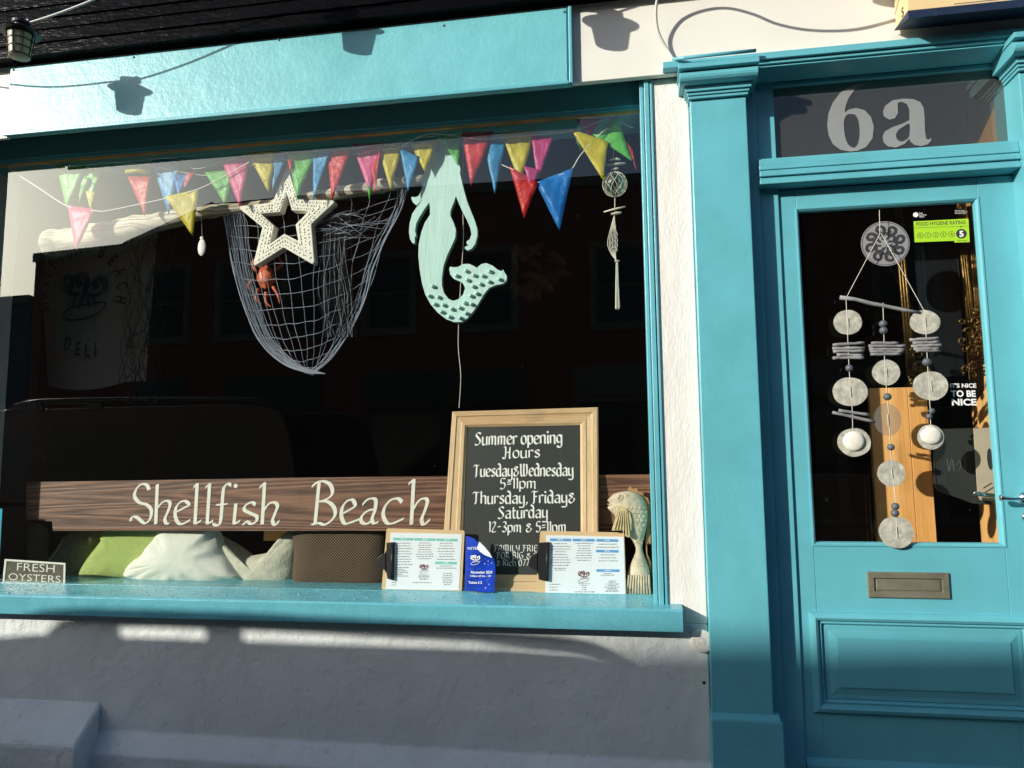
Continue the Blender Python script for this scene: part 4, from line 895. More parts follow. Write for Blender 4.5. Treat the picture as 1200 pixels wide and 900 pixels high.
eye.tube([P(*Z5([(x_, y_)])[0], fy(x_, y_)-.001) for x_, y_ in ((124,172),(150,178),(172,190),(178,215),(170,240))], .0016, 5)
eye.build('eye_and_mouth', M['fish'], fsh)
fin = MB(); f0 = Z5([(190,190),(235,195),(270,225),(284,280),(282,340),(268,395),(240,385),(235,345),(150,348),(165,300),(178,250)])
PFn = flat(YF-.040); fin.plate([px_poly(PFn, f0)], lambda x, y, d: PFn.at(x, y, -d), .016); fo_ = fin.build('pectoral_fin', M['fishgold'], fsh, bevel=.003)
rd = MB()
for k in range(6): rd.tube([P(*Z5([(205+k*9, 215)])[0], YF-.042), P(*Z5([(168+k*20, 340+(k*8 if k > 2 else 0))])[0], YF-.043)], .0022, 5)
rd.build('fin_ribs', M['fishgold'], fo_)
df_ = Z5([(255,80),(272,52),(290,72),(318,68),(325,92),(356,98),(362,120),(388,130),(400,165),(404,230),(408,330),(410,420),(404,440),(392,425),(384,440),(386,500),(410,560),(412,640),(380,520),(372,420),(385,300),(382,200),(340,120)])
PD = flat(YF+.010); dm = MB(); dm.plate([px_poly(PD, df_)], lambda x, y, d: PD.at(x, y, .006-d), .012); dm.build('dorsal_fin', M['tan'], fsh, bevel=.001)
tr_ = MB()
for k in range(9):
    x0_ = 262+k*16.5; tr_.tube([P(*Z5([(x0_+2, 640)])[0], YF-.020), P(*Z5([(x0_-4+k, 700)])[0], YF-.0225), P(*Z5([(250+k*19.5, 783)])[0], YF-.021)], [.0030, .0040, .0040], 6)
tr_.build('tail_ridges', M['fish'], fsh, smooth=True)
# ---- marquee star
YS = .160; PS = flat(YS)
def T2(l): return [PS.px(200+x/4.286, 150+y/4.286) for x, y in l]
st = thing('marquee_star', 'large cream five pointed star crusted with beads hanging before the net', 'star ornament', tuple(P(337, 255, YS)))
so_ = [(582,190),(590,205),(640,358),(818,362),(822,375),(706,482),(722,672),(712,684),(568,600),(425,692),(414,680),(460,498),(345,405),(348,392),(512,374),(575,205)]
si_ = [(582,322),(608,414),(692,418),(626,485),(640,566),(570,530),(500,580),(520,492),(452,430),(550,422)]
mb = MB(); mb.plate([T2(so_), T2(si_)], lambda x, y, d: PS.at(x, y, -d), .040, side=0); mb.build('star_body', M['cream'], st, bevel=.003)
bd_ = MB(); ov = [(582,200),(640,358),(815,368),(706,482),(718,680),(568,600),(420,688),(460,498),(350,400),(512,374)]; iv = si_
for k in range(10):
    a, b = ov[k], ov[(k+1) % 10]; c, d = iv[k], iv[(k+1) % 10]
    for s_ in range(9):
        for r_ in (.22, .5, .78):
            t = (s_+random.uniform(.2, .8))/9; x_ = (a[0]+(b[0]-a[0])*t)*(1-r_)+(c[0]+(d[0]-c[0])*t)*r_; y_ = (a[1]+(b[1]-a[1])*t)*(1-r_)+(c[1]+(d[1]-c[1])*t)*r_
            q = P(200+x_/4.286, 150+y_/4.286, YS); rr = random.uniform(.0025, .0048); bd_.ell((q.x, q.y-.0005, q.z), (rr, rr*.7, rr), 7, 4)
stuff(bd_.build('shell_beads', M['cream'], st, smooth=True))
MB().tube([P(336,196,YS+.01), P(336,150,YS+.01)], .0012, 5).build('hanging_thread', M['string'], st)
# ---- mermaid
YM = .165; PM = flat(YM)
ml = [(165,65),(188,66),(212,82),(228,112),(236,150),(239,178),(250,205),(248,228),(258,270),(268,310),(280,350),(298,395),(312,430),(321,462),(322,490),(313,525),(297,546),(280,552),(268,544),(270,536),(284,532),(276,522),(277,514),(290,505),(297,484),(292,458),(278,425),(262,395),(246,360),(231,322),(224,345),(208,385),(207,405),(220,432),(231,465),(228,500),(212,535),(192,578),(178,620),(172,665),(172,700),(180,732),(200,757),(220,765),(242,758),(262,738),(270,712),(262,692),(244,681),(222,672),(208,655),(203,630),(208,620),(220,624),(240,622),(262,610),(285,609),(303,616),(320,626),(338,610),(360,606),(385,616),(408,634),(424,640),(431,633),(436,645),(446,660),(444,680),(428,693),(400,698),(372,710),(350,735),(330,770),(305,808),(280,838),(255,854),(225,855),(190,842),(155,815),(125,780),(102,738),(88,690),(78,630),(73,575),(74,530),(84,480),(100,435),(122,402),(122,375),(119,350),(98,378),(78,410),(63,440),(59,470),(63,490),(57,498),(58,520),(52,524),(46,518),(38,505),(33,475),(36,440),(46,400),(62,375),(78,355),(88,340),(95,330),(82,345),(66,362),(52,352),(43,335),(44,326),(60,328),(74,322),(84,300),(88,285),(86,262),(92,235),(105,212),(103,190),(110,150),(122,115),(138,88)]
mp_ = [PM.px(470+x/3.6, 140+y/3.6) for x, y in ml]
mt = thing('mermaid_figure', 'pale mint wooden mermaid cut-out with pegged tail hanging in the window', 'ornament', tuple(P(530, 260, YM)))
mb = MB(); mb.plate([mp_], lambda x, y, d: PM.at(x, y, -d), .024, side=1); mb.build('mermaid_body', [M['mermaid'], M['mermaid_edge']], mt, fix=True)
for (x_, y_) in [(135,705),(120,745),(158,750),(143,780),(180,783),(172,812),(215,800),(205,833),(248,795),(250,838),(275,818),(270,775),(297,780),(295,745),(320,735),(305,705),(335,695),(280,678),(308,658),(345,660),(372,685),(275,640),(375,642),(415,675),(235,660)]:
    q = P(470+x_/3.6, 140+y_/3.6, YM); MB().lathe([(.0075, .001), (.0075, -.008), (.0065, -.012), (.0035, -.0145), (.001, -.015)], q, 10, 'y').build('tail_bulb', M['mermaid'], mt, smooth=True)
cd_ = MB().tube(cr([P(543, 160, YM+.03), P(542, 230, YM+.032), P(543, 280, YM+.034), P(540, 330, YM+.03), P(537, 400, YM+.03), P(540, 440, YM+.03), P(538, 478, YM+.05)], 8), .0016, 5)
cd_.build('power_wire', M['string'], mt)
# ---- hanging glass float with tassel
YG = .150; GX = P(720, 225, YG)
gf = thing('glass_float', 'netted clear glass float with driftwood and a cream tassel hanging at right', 'ornament', tuple(GX))
gc = P(720.5, 216, YG)
mb = MB(); mb.tube([P(718.5, 134, YG), P(719, 184, YG)], .0011, 5); mb.tube([P(720.5, 232, YG), P(720.5, 243, YG)], .0018, 5); mb.build('hanging_twine', M['string'], gf)
MB().ell(gc, (.043, .043, .044), 24, 16).build('glass_ball', M['glass_ball'], gf, smooth=True)
nt_ = MB()
for k in range(8):
    for sg_ in (1, -1):
        pts = []
        for i in range(13):
            th = .12+(math.pi-.24)*i/12; ph = k*math.pi/4+sg_*(th-math.pi/2)*.62*(1 if True else 0)
            pts.append((gc.x+.0455*math.sin(th)*math.cos(ph), gc.y+.0455*math.sin(th)*math.sin(ph), gc.z+.0465*math.cos(th)))
        nt_.tube(pts, .0010, 4)
stuff(nt_.build('float_netting', M['string'], gf))
for pts, r_, n_ in (([(710,194),(722,192.5),(733,191)], .0058, 1), ([(714,187.5),(722,186),(727,187)], .0052, 1), ([(716,199),(722,197.5),(725,197)], .0045, 1), ([(707.5,248.5),(720,245),(733,242)], .0042, 1), ([(716,251),(722,250),(728,249)], .0060, 1)):
    MB().tube([P(*q, YG-.004) for q in pts], [r_*.6, r_, r_*.6], 7).build('driftwood_piece', M['drift'], gf, smooth=True)
lp_ = MB()
for k in range(7):
    x0 = 719+k*.5; x1 = 712+k*1.9
    lp_.tube(cr([P(720, 252, YG), P(x0-2-(3-k)*.5, 268, YG-.003*(k % 3)), P(x1, 285, YG-.003*(k % 2)), P(716+k*.9, 297, YG), P(722, 305, YG)], 5), .0013, 5)
for k in range(4): lp_.tube(cr([P(714+k*.5, 272+k*7, YG-.004), P(720, 268+k*7, YG-.006), P(724, 276+k*6, YG-.004)], 3), .0011, 4)
lp_.build('rope_loop', M['string'], gf)
ts = MB(); ts.ell(P(723, 306, YG), (.010, .010, .0035), 10, 6)
for k in range(26):
    q = random.uniform(0, 6.28); rr = random.uniform(.002, .0075); x1 = 723+rr*math.cos(q)*330
    a_ = P(723+rr*math.cos(q)*120, 307, YG); b_ = P(723.8+rr*math.cos(q)*330, 361+random.uniform(-2, 1.5), YG)
    ts.tube([a_+Vector((0, rr*math.sin(q)*.4, 0)), (a_+b_)/2+Vector((random.uniform(-.001, .001), rr*math.sin(q)*.8, 0)), b_+Vector((0, rr*math.sin(q), 0))], .0013, 4)
ts.build('tassel', M['string'], gf)
# ---- driftwood log
YL = .215
lg = MB(); LP = [(56,286,17),(58,286,18.5),(75,283,17.5),(110,277,17),(150,268,15.5),(200,257,12),(240,249,9),(268,245,7.5),(300,242,6.5),(335,236,6.5),(380,229,7.5),(430,221,9),(470,214,8),(505,209,5)]
pts = []; rs = []
for k in range(len(LP)-1):
    for s_ in range(5):
        t = s_/5; x_ = LP[k][0]+(LP[k+1][0]-LP[k][0])*t; y_ = LP[k][1]+(LP[k+1][1]-LP[k][1])*t; w_ = LP[k][2]+(LP[k+1][2]-LP[k][2])*t
        pts.append(P(x_, y_, YL)); rs.append(w_*.0031*(1+.06*math.sin(x_*.13)+.05*math.sin(x_*.41)+random.uniform(-.05, .05)))
tag(lg.tube(pts, rs, 16).build('driftwood_log', M['drift'], smooth=True), 'long bleached driftwood log hung across the top of the window', 'driftwood')
# ---- hanging white shell
hs = thing('hanging_shell', 'small white oval shell hanging left of the net', 'shell', tuple(P(236, 289, .18)))
MB().ell(P(236.5, 290, .18), (.018, .006, .036), 14, 8).ell(P(236.5, 279, .18), (.009, .004, .008), 8, 5).build('shell', M['white_paint'], hs, smooth=True)
MB().tube([P(236, 250, .18), P(237, 282, .18)], .001, 4).build('thread', M['string'], hs)
# ---- draped fishing net
YN = .225
def lerp(l, t):
    k = t*(len(l)-1); i = min(int(k), len(l)-2); f = k-i; return (l[i][0]+(l[i+1][0]-l[i][0])*f, l[i][1]+(l[i+1][1]-l[i][1])*f)
Lc = [(p.x, p.y) for p in cr([(262,248,0),(268,285,0),(277,330,0),(290,370,0),(308,405,0),(335,428,0),(366,438,0)], 8)]
Rc = [(p.x, p.y) for p in cr([(478,212,0),(470,245,0),(452,280,0),(437,315,0),(428,350,0),(412,385,0),(388,420,0),(366,438,0)], 8)]
Tc = [(p.x, p.y) for p in cr([(262,248,0),(290,250,0),(330,246,0),(380,240,0),(430,226,0),(478,212,0)], 8)]
def netpt(u, v):
    """u across, v down the drape"""
    a = lerp(Lc, v); b = lerp(Rc, v); tp_ = lerp(Tc, u); e = (1-v)**2.2
    x_ = (a[0]+(b[0]-a[0])*u)*(1-e)+tp_[0]*e; y_ = (a[1]+(b[1]-a[1])*u)*(1-e)+tp_[1]*e
    sag = 34*math.sin(math.pi*u)*v*(1-v)*1.5; j = noise.noise(Vector((u*9, v*9, 1.3)))*3.0
    return P(x_+j, y_+sag+noise.noise(Vector((u*8+4, v*8, 2)))*3.0, YN-.05*math.sin(math.pi*u)*math.sin(math.pi*min(1, v*1.1))+.006*noise.noise(Vector((u*20, v*20, 5))))
net = MB(); NU, NV = 13, 16
def uu(k):
    t = k/NU; return t**1.25 if t < .5 else t**1.25
def nodeuv(i, j):
    return (uu(i), j/NV)
for i in range(NU+1):
    pts = [netpt(*nodeuv(i, j/2)) for j in range(0, NV*2+1)]; net.tube(pts, .0012, 4, False)
for j in range(3, NV+1):
    pts = [netpt(uu(i/2), j/NV) for i in range(0, NU*2+1)]; net.tube(pts, .0011, 4, False)
# gathered strands on the left edge and right edge
for k in range(15):
    o_ = random.uniform(-1, 1); pts = []
    for j in range(22):
        a = lerp(Lc, j/21); f = math.sin(math.pi*(j/21)**.8); pts.append(P(a[0]+k*1.7*(1-.35*j/21)+o_*2*math.sin(j*.9+k), a[1]+o_*f, YN-.01-.002*(k % 4)))
    net.tube(pts, .0011, 4, False)
for k in range(7):
    pts = []
    for j in range(22):
        a = lerp(Rc, j/21); pts.append(P(a[0]-k*1.5+1.5*math.sin(j*.8+k*2), a[1], YN-.01))
    net.tube(pts, .0011, 4, False)
# bunched strands gathered at a knot right of the star
kn_ = (402, 262)
bun = MB()
for k in range(46):
    q = random.uniform(-1.0, .9); e_ = (kn_[0]+random.uniform(12, 54)*math.cos(q), kn_[1]-random.uniform(10, 42)*math.sin(q)*1.0); s0 = (kn_[0]-random.uniform(0, 46), kn_[1]+random.uniform(-16, 22))
    m0 = ((s0[0]+e_[0])/2+random.uniform(-9, 9), (s0[1]+e_[1])/2+random.uniform(-9, 9))
    (net if k % 3 == 0 else bun).tube(cr([P(*s0, YN-.03), P(*m0, YN-.04), P(*e_, YN-.02)], 4), .0010, 4, False)
for k in range(46):
    x_ = random.uniform(376, 408); (net if k % 5 == 0 else bun).tube(cr([P(x_, 262, YN-.02), P(x_+random.uniform(-6, 6), 300, YN-.04), P(x_+random.uniform(-8, 14), 345, YN-.03), P(x_+random.uniform(0, 12), 395, YN-.02)], 4), .0009, 4, False)
fn = thing('fishing_net', 'blue grey fishing net draped in a deep pocket from the driftwood', 'fishing net', tuple(P(366, 438, YN)))
stuff(net.build('net_mesh', M['net'], fn)); stuff(bun.build('bunched_net', M['net_dark'], fn))
MB().tube([P(a[0], a[1], YN-.012) for a in Lc]+[P(a[0], a[1], YN-.012) for a in reversed(Rc[:-1])], .0024, 6).build('border_rope', M['net'], fn, smooth=True)
# ---- crab caught in the net
cq = P(311, 327, .232)
cbx = thing('toy_crab', 'orange red crab caught in the draped net under the star', 'crab', tuple(cq))
def blob(c, r, seed, n=16):
    mb = MB(); mb.ell((0, 0, 0), (1, 1, 1), n, n//2); vs = []
    for v in mb.v:
        q = 1+.28*noise.noise(Vector(v)*2.2+Vector((seed, 0, 0))); vs.append((c[0]+v[0]*r[0]*q, c[1]+v[1]*r[1]*q, c[2]+v[2]*r[2]*q))
    mb.v = vs; return mb
blob((cq.x, cq.y, cq.z+.006), (.036, .018, .048), 5, 22).build('crab_shell', M['crab'], cbx, smooth=True)
for k, pts in enumerate([[(300,318),(296,308),(303,300)],[(322,316),(330,310),(326,300)],[(303,338),(300,350),(306,356)],[(312,342),(312,354),(318,360)],[(320,336),(326,346),(328,356)],[(298,328),(291,334),(295,342)]]):
    MB().tube(cr([P(*q, .224) for q in pts], 4), [.007, .0075, .007, .006, .0065, .006, .004, .003, .002][:len(cr([P(*q, .224) for q in pts], 4))], 7).build('crab_claw' if k < 2 else 'crab_leg', M['crab'], cbx, smooth=True)
# ---- dark nets and cloth banner at the left
def tangle(label, xs, ys, Y, n, seed):
    rnd = random.Random(seed); mb = MB()
    for k in range(n):
        x_ = rnd.uniform(*xs[0]); pts = []; ph = rnd.uniform(0, 6)
        for j in range(14):
            t = j/13; x0 = xs[0][0]+(xs[1][0]-xs[0][0])*t; x1 = xs[0][1]+(xs[1][1]-xs[0][1])*t; f = (x_-xs[0][0])/(xs[0][1]-xs[0][0])
            pts.append(P(x0+(x1-x0)*f+5*math.sin(t*17+ph), ys[0]+(ys[1]-ys[0])*t, Y+.02*math.sin(t*9+ph)))
        mb.tube(pts, .0016, 4, False)
    for k in range(n):
        y_ = rnd.uniform(*ys); t = (y_-ys[0])/(ys[1]-ys[0]); x0 = xs[0][0]+(xs[1][0]-xs[0][0])*t; x1 = xs[0][1]+(xs[1][1]-xs[0][1])*t
        pts = [P(x0+(x1-x0)*j/7, y_+rnd.uniform(-9, 9)+10*math.sin(j+k), Y+.01) for j in range(8)]; mb.tube(cr(pts, 3), .0015, 4, False)
    o = mb.build('dark_net', M['net_dark']); return tag(o, label, 'fishing net')
tangle('tangled black netting hanging at the left edge of the window', [(-10,30),(-6,72)], (335, 540), .60, 24, 4)
tangle('tangled black netting hanging to the right of the cloth banner', [(160,205),(140,182)], (250, 470), .58, 20, 5)
PBn = flat(.66)
bn = thing('cloth_banner', 'unbleached cloth banner with a lobster emblem in the shaded left corner', 'banner', tuple(P(120, 450, .66)))
mb = MB(); nb_ = 14; vs = []
for i in range(nb_+1):
    for j in range(nb_+1):
        u, v = i/nb_, j/nb_; xl = 42+14*v; xr = 186-14*v
        q = P(xl+(xr-xl)*u, 262+190*v+5*math.sin(u*5), .66); vs.append((q.x, q.y+.012*math.sin(u*9+v*3)*v, q.z))
mb.add(vs, [(i*(nb_+1)+j, (i+1)*(nb_+1)+j, (i+1)*(nb_+1)+j+1, i*(nb_+1)+j+1) for i in range(nb_) for j in range(nb_)])
cl = mb.build('cloth', M['banner'], bn, smooth=True)
lt = MB(); cc = PBn.px(98, 342); rx = abs(PBn.px(146, 342)[0]-cc[0]); ry = abs(PBn.px(98, 292)[1]-cc[1]); lsz = abs(PBn.px(98, 335)[1]-PBn.px(98, 349.5)[1])
def arc(txt, a0, a1):
    for k, ch in enumerate(txt):
        a = R(a0+(a1-a0)*k/(len(txt)-1)); 
        if ch != ' ': text_at(lt, PBn, ch, (cc[0]+rx*math.cos(a), cc[1]+ry*math.sin(a)), lsz, a-math.pi/2, .014, .02, .62)
arc('SHELLFISH', 205, 98); arc('BEACH', 62, -14)
for ch, x_, y_, r_ in (('D', 82, 403, -8), ('E', 94, 409, -4), ('L', 105, 410.5, 0), ('I', 114, 409.5, 3)): text_at(lt, PBn, ch, PBn.px(x_, y_), lsz*1.05, R(r_), .014, .02, .62)
lobster(lt, lt, PBn, 101, 345, 29, .0145)
lt.build('banner_print', M['inkdark'], bn, fix=False)
# ---- bunting
YB = .128
def pennant(col, tri, parent, Y=YB, n=7, seed=0):
    a, b, c = tri; m0 = ((a[0]+b[0])/2, (a[1]+b[1])/2)
    a = (m0[0]+(a[0]-m0[0])*1.13, m0[1]+(a[1]-m0[1])*1.13-1.2); b = (m0[0]+(b[0]-m0[0])*1.13, m0[1]+(b[1]-m0[1])*1.13-1.2); c = (c[0], c[1]+2)
    vs = []; idx = {}
    for i in range(n+1):
        for j in range(n+1-i):
            u = j/max(1, n-i) if n-i else 0; v = i/n
            x_ = (a[0]+(b[0]-a[0])*u)*(1-v)+c[0]*v; y_ = (a[1]+(b[1]-a[1])*u)*(1-v)+c[1]*v
            w_ = .008*noise.noise(Vector((x_*.07+seed, y_*.05, seed)))+.005*noise.noise(Vector((x_*.2, y_*.2, seed)))*(1-.5*v)
            idx[(i, j)] = len(vs); vs.append(P(x_+noise.noise(Vector((y_*.2, seed, 0)))*.8*v, y_, Y+w_))
    fs = []
    for i in range(n):
        for j in range(n-i):
            fs.append((idx[(i, j)], idx[(i, j+1)], idx[(i+1, j)]))
            if j < n-i-1: fs.append((idx[(i, j+1)], idx[(i+1, j+1)], idx[(i+1, j)]))
    o = MB().add(vs, fs).build('pennant', BM[col], parent, smooth=True, fix=False)
    sd_ = o.modifiers.new('thickness', 'SOLIDIFY'); sd_.thickness = .0004
    return o
bt = thing('bunting', 'string of multicoloured plastic pennant flags across the top of the window', 'bunting', tuple(P(330, 180, YB)))
bt2 = thing('bunting', 'lower drooping string of pennants with pink, yellow, red and blue flags', 'bunting', tuple(P(330, 220, YB-.012)))
upper = [('green',(68,194),(99,195),(78,243)),('green',(92,207),(104,209),(93,235)),('green',(100,205),(120,198),(104,235)),('yellow',(101,225),(111,226),(106,244)),('red',(151,208),(175,208),(170,252)),('sky',(179,188),(212,186),(198,250)),('blue',(204,207),(220,205),(209,228)),
 ('red',(219,205),(228,203),(212,226)),('green',(242,203),(274,200),(264,238)),('pink',(262,190),(292,185),(281,241)),('yellow',(291,179),(323,178),(315,224)),('sky',(322,178),(338,176),(319,222)),('red',(337,186),(343,190),(340,200)),('green',(339,178),(370,178),(348,232)),('darkgreen',(344,206),(362,200),(349,233)),('sky',(368,180),(386,178),(367,234)),('red',(385,178),(410,176),(389,234)),('pink',(415,170),(448,169),(434,228)),('red',(436,195),(445,178),(440,226)),('green',(430,218),(435,224),(433,233)),
 ('yellow',(444,172),(471,168),(458,222)),('sky',(470,176),(490,184),(478,224)),('yellow',(483,170),(511,164),(498,200)),('green',(515,158),(539,157),(537,193)),('red',(543,156),(577,155),(552,217)),('sky',(568,167),(592,165),(580,226)),('yellow',(590,157),(626,155),(609,214)),('magenta',(624,160),(647,162),(630,211)),('pink',(677,141),(703,140),(692,158)),('darkgreen',(672,156),(682,160),(681,177)),('green',(696,158),(721,138),(741,187)),('red',(735,168),(741,176),(746,200))]
lowerp = [('pink',(81,242),(110,246),(89,293)),('yellow',(196,231),(231,223),(226,275)),('red',(599,197),(629,214),(614,254)),('magenta',(615,196),(632,200),(622,222)),('blue',(630,214),(669,199),(656,269)),('yellow',(671,153),(710,166),(707,210))]
for k, (c_, a, b, c) in enumerate(upper): pennant(c_, (a, b, c), bt, YB+.006*(k % 3), seed=k*3.1)
for k, (c_, a, b, c) in enumerate(lowerp): pennant(c_, (a, b, c), bt2, YB-.014, seed=k*5.7+40)
MB().tube([P(148, 200.5, YB-.004), P(158, 200, YB-.006), P(175, 202, YB-.004)], [.0085, .010, .0095], 10).build('rolled_pennant', BM['yellow'], bt, smooth=True)
cord1 = [(20,190),(68,194),(120,198),(150,203),(180,187),(212,187),(228,198),(262,189),(292,181),(325,178),(370,178),(412,175),(448,169),(472,172),(511,164),(540,157),(592,158),(626,155),(672,153),(712,140),(742,150)]
MB().tube(cr([P(x, y, YB+.004) for x, y in cord1], 4), .0012, 5).build('cord', M['rope_white'], bt)
MB().tube(cr([P(x, y, YB+.010) for x, y in [(60,188),(160,192),(215,202),(250,205),(300,192),(330,180),(420,173),(520,158),(600,154),(680,152)]], 4), .0011, 5).build('cord', M['rope_white'], bt)
cord2 = [(15,201),(45,220),(80,242),(112,247),(125,247),(160,240),(196,232),(231,222),(262,207),(292,190)]
MB().tube(cr([P(x, y, YB-.012) for x, y in cord2], 4), .0020, 6).build('cord', M['rope_white'], bt2)
MB().tube(cr([P(x, y, YB-.012) for x, y in [(588,193),(610,203),(630,214),(650,207),(669,199),(680,182),(700,160),(712,150)]], 4), .0018, 6).build('cord', M['rope_white'], bt2)
MB().tube(cr([P(x, y, YB-.008) for x, y in [(470,172),(492,160),(515,157),(560,163),(600,160),(640,157),(672,154)]], 4), .0018, 6).build('cord', M['rope_white'], bt2)
# loose clear cellophane film above the bunting
# ---- raffia lampshade far inside
rf = MB(); rc = P(622, 318, 1.1)
for k in range(30):
    q = random.uniform(0, 6.28); t = random.uniform(0, 3.14); r_ = .13; c_ = rc+Vector((r_*math.cos(q)*math.sin(t)*1.3, r_*math.sin(q)*math.sin(t)*.8, r_*math.cos(t)*.8))
    d = Vector((random.uniform(-1, 1), random.uniform(-.5, .5), random.uniform(-1, 1))).normalized()
    rf.tube(cr([c_-d*.05, c_+Vector((0, -.025, .01)), c_+d*.05], 4), .018, 5)
tag(rf.build('raffia_shade', M['redbrown'], smooth=True), 'dim brown raffia lampshade hanging inside behind the mermaid', 'lampshade')
# ================================================================== AT THE DOOR
YC = .034
wc = thing('shell_wind_chime', 'wind chime of pale capiz shells, grey twigs and beads on the door', 'wind chime', tuple(P(1037, 360, YC)))
A1 = lambda x, y, Y=YC: P(960+x/4.285, 230+y/4.285, Y)
A2 = lambda x, y, Y=YC: P(960+x/4.285, 440+y/4.285, Y)
tw = MB()
for l in ([A1(302,70),A1(305,190)],[A1(305,188),A1(140,502)],[A1(312,188),A1(527,575)],[A1(135,520),A1(150,870),A2(165,150),A2(170,330)],[A1(320,535),A1(330,880),A2(345,140),A2(362,420),A2(382,640),A2(390,790)],[A1(530,570),A1(545,860),A2(558,190),A2(560,280)]): tw.tube(l, .0011, 5)
tw.build('twine', M['string'], wc)
MB().tube([A1(104,508), A1(180,517), A1(250,536), A1(330,551), A1(420,570), A1(505,585)], [.0075, .0062, .0070, .0060, .0062, .0050], 9).build('driftwood_bar', M['greystick'], wc, smooth=True)
def shell(c, rx, rz, m='capiz', th=.003, dome=False, seed=0):
    n = 26; mb = MB(); lp = []
    for r_ in range(5):
        q = r_/4
        for j in range(n):
            t = 2*math.pi*j/n; w_ = 1+.05*noise.noise(Vector((math.cos(t)*1.5+seed, math.sin(t)*1.5, seed)))
            lp.append((c.x+rx*q*w_*math.cos(t), c.y-th*(1-q*q)*(2.2 if dome else .4)+.0006*noise.noise(Vector((math.cos(t)*3*q+seed, math.sin(t)*3*q, 1))), c.z+rz*q*w_*math.sin(t)))
    fs = [(r_*n+j, r_*n+(j+1) % n, (r_+1)*n+(j+1) % n, (r_+1)*n+j) for r_ in range(1, 4) for j in range(n)]+[tuple(range(n, 2*n))]
    o_ = len(lp); lp2 = [(x, y+.0007, z) for x, y, z in lp[4*n:]]; lp += lp2
    fs += [(4*n+j, 4*n+(j+1) % n, o_+(j+1) % n, o_+j) for j in range(n)]+[tuple(o_+j for j in reversed(range(n)))]
    o = mb.add(lp, fs).build('shell_disc', M[m], wc, smooth=False)
    MB().tube([(c.x, c.y-.0035, c.z+rz*.35), (c.x+.0004, c.y-.004, c.z-rz*.35)], .0011, 5).build('stitch', M['string'], o)
    return o
K = 2.62/870/4.285
for (f, x, y, rx, rz, m, dome) in ((A1,143,633,63,60,'capiz',0),(A1,530,632,66,58,'capiz',0),(A1,336,885,61,60,'capiz',0),(A2,155,82,79,68,'capiz',0),(A2,176,336,73,67,'capiz',0),(A2,343,222,60,74,'clearshell',0),(A2,363,491,61,60,'capiz',0),(A2,388,787,76,72,'capiz',0),(A2,560,52,76,68,'capiz',0),(A2,560,310,57,57,'capiz',1)):
    shell(f(x, y), rx*K, rz*K, m, .0015, dome, x*.013+y*.07)
for (f, x, y, rx, rz) in ((A2,174,330,48,46),(A2,562,302,45,40)):
    MB().ell(f(x, y, YC-.004), (rx*K, .010, rz*K), 16, 10).build('cockle_shell', M['cream'], wc, smooth=True)
for (f, x, y, r_) in ((A1,321,641,19),(A1,323,674,19),(A1,151,863,18),(A1,540,833,20),(A2,342,107,19),(A2,360,360,17),(A2,382,657,18),(A2,380,691,19),(A2,565,178,14),(A2,552,206,14)):
    MB().ell(f(x, y), (r_*K, r_*K, r_*K*.92), 12, 8).build('bead', M['bead'], wc, smooth=True)
for (f, x0, x1, y0, y1) in ((A1,68,226,748,736),(A1,66,228,764,762),(A1,70,224,780,776),(A1,88,216,795,800),(A1,70,222,812,810),(A1,262,398,738,737),(A1,248,432,752,751),(A1,252,426,767,770),(A1,256,420,780,780),(A1,258,410,793,792),(A1,455,598,722,712),(A1,470,600,737,732),(A1,462,614,752,748),(A1,474,600,767,765),(A1,486,606,776,775),(A2,66,276,185,232),(A2,98,252,176,198)):
    n_ = 7; pts = [f(x0+(x1-x0)*i/n_, y0+(y1-y0)*i/n_+random.uniform(-1.2, 1.2), YC+random.uniform(-.003, .003)) for i in range(n_+1)]
    MB().tube(pts, [8.5*K*random.uniform(.75, 1.0) for _ in pts], 7).build('twig', M['greystick'], wc, smooth=True)
# round spiral sticker inside the glass
PG = flat(.0675)
ds = thing('round_sticker', 'grey frosted round sticker with eight black spirals at the top of the door glass', 'sticker', tuple(P(1037, 285, .0675)))
c0 = PG.px(1037.2, 285.5); r0 = abs(PG.px(1066, 285)[0]-c0[0])*1.0; rz0 = abs(PG.px(1037, 259.3)[1]-c0[1])
mb = MB(); mb.add([PG.at(c0[0]+r0*math.cos(2*math.pi*j/40), c0[1]+rz0*math.sin(2*math.pi*j/40), .0005) for j in range(40)], [tuple(range(40))]); mb.build('frosted_disc', M['frost2'], ds)
sp = MB(); rg = MB()
for k in range(8):
    a0 = 2*math.pi*k/8+.3; cx_, cy_ = c0[0]+.64*r0*math.cos(a0), c0[1]+.64*rz0*math.sin(a0); strk = []
    for i in range(20):
        t = i/19; rr = r0*(.235-.16*t); aa_ = a0+2.6+t*7.0; strk.append((cx_+rr*math.cos(aa_), cy_+rr*math.sin(aa_)))
    pen(sp, PG, [strk], r0*.15, .0008, 30, .8, True, 2)
    ext = [(c0[0]+r0*q*math.cos(a0+w_), c0[1]+rz0*q*math.sin(a0+w_)) for q, w_ in ((.18,.9),(.32,.75),(.45,.45),(.5,.15))]
    pen(sp, PG, [ext], r0*.11, .0009, 30, .7)
    for i in range(7):
        aa_ = a0+2.9+i*.62; pen(sp, PG, [[(cx_+r0*.10*math.cos(aa_), cy_+r0*.10*math.sin(aa_)), (cx_+r0*.22*math.cos(aa_), cy_+r0*.22*math.sin(aa_))]], r0*.045, .00095, 30, .9)
pen(sp, PG, [[(c0[0]+r0*.95*math.cos(2*math.pi*j/40), c0[1]+rz0*.95*math.sin(2*math.pi*j/40)) for j in range(41)]], r0*.025, .0008, 30, .9, False)
sp.build('spiral_print', M['inkdark'], ds, fix=False)
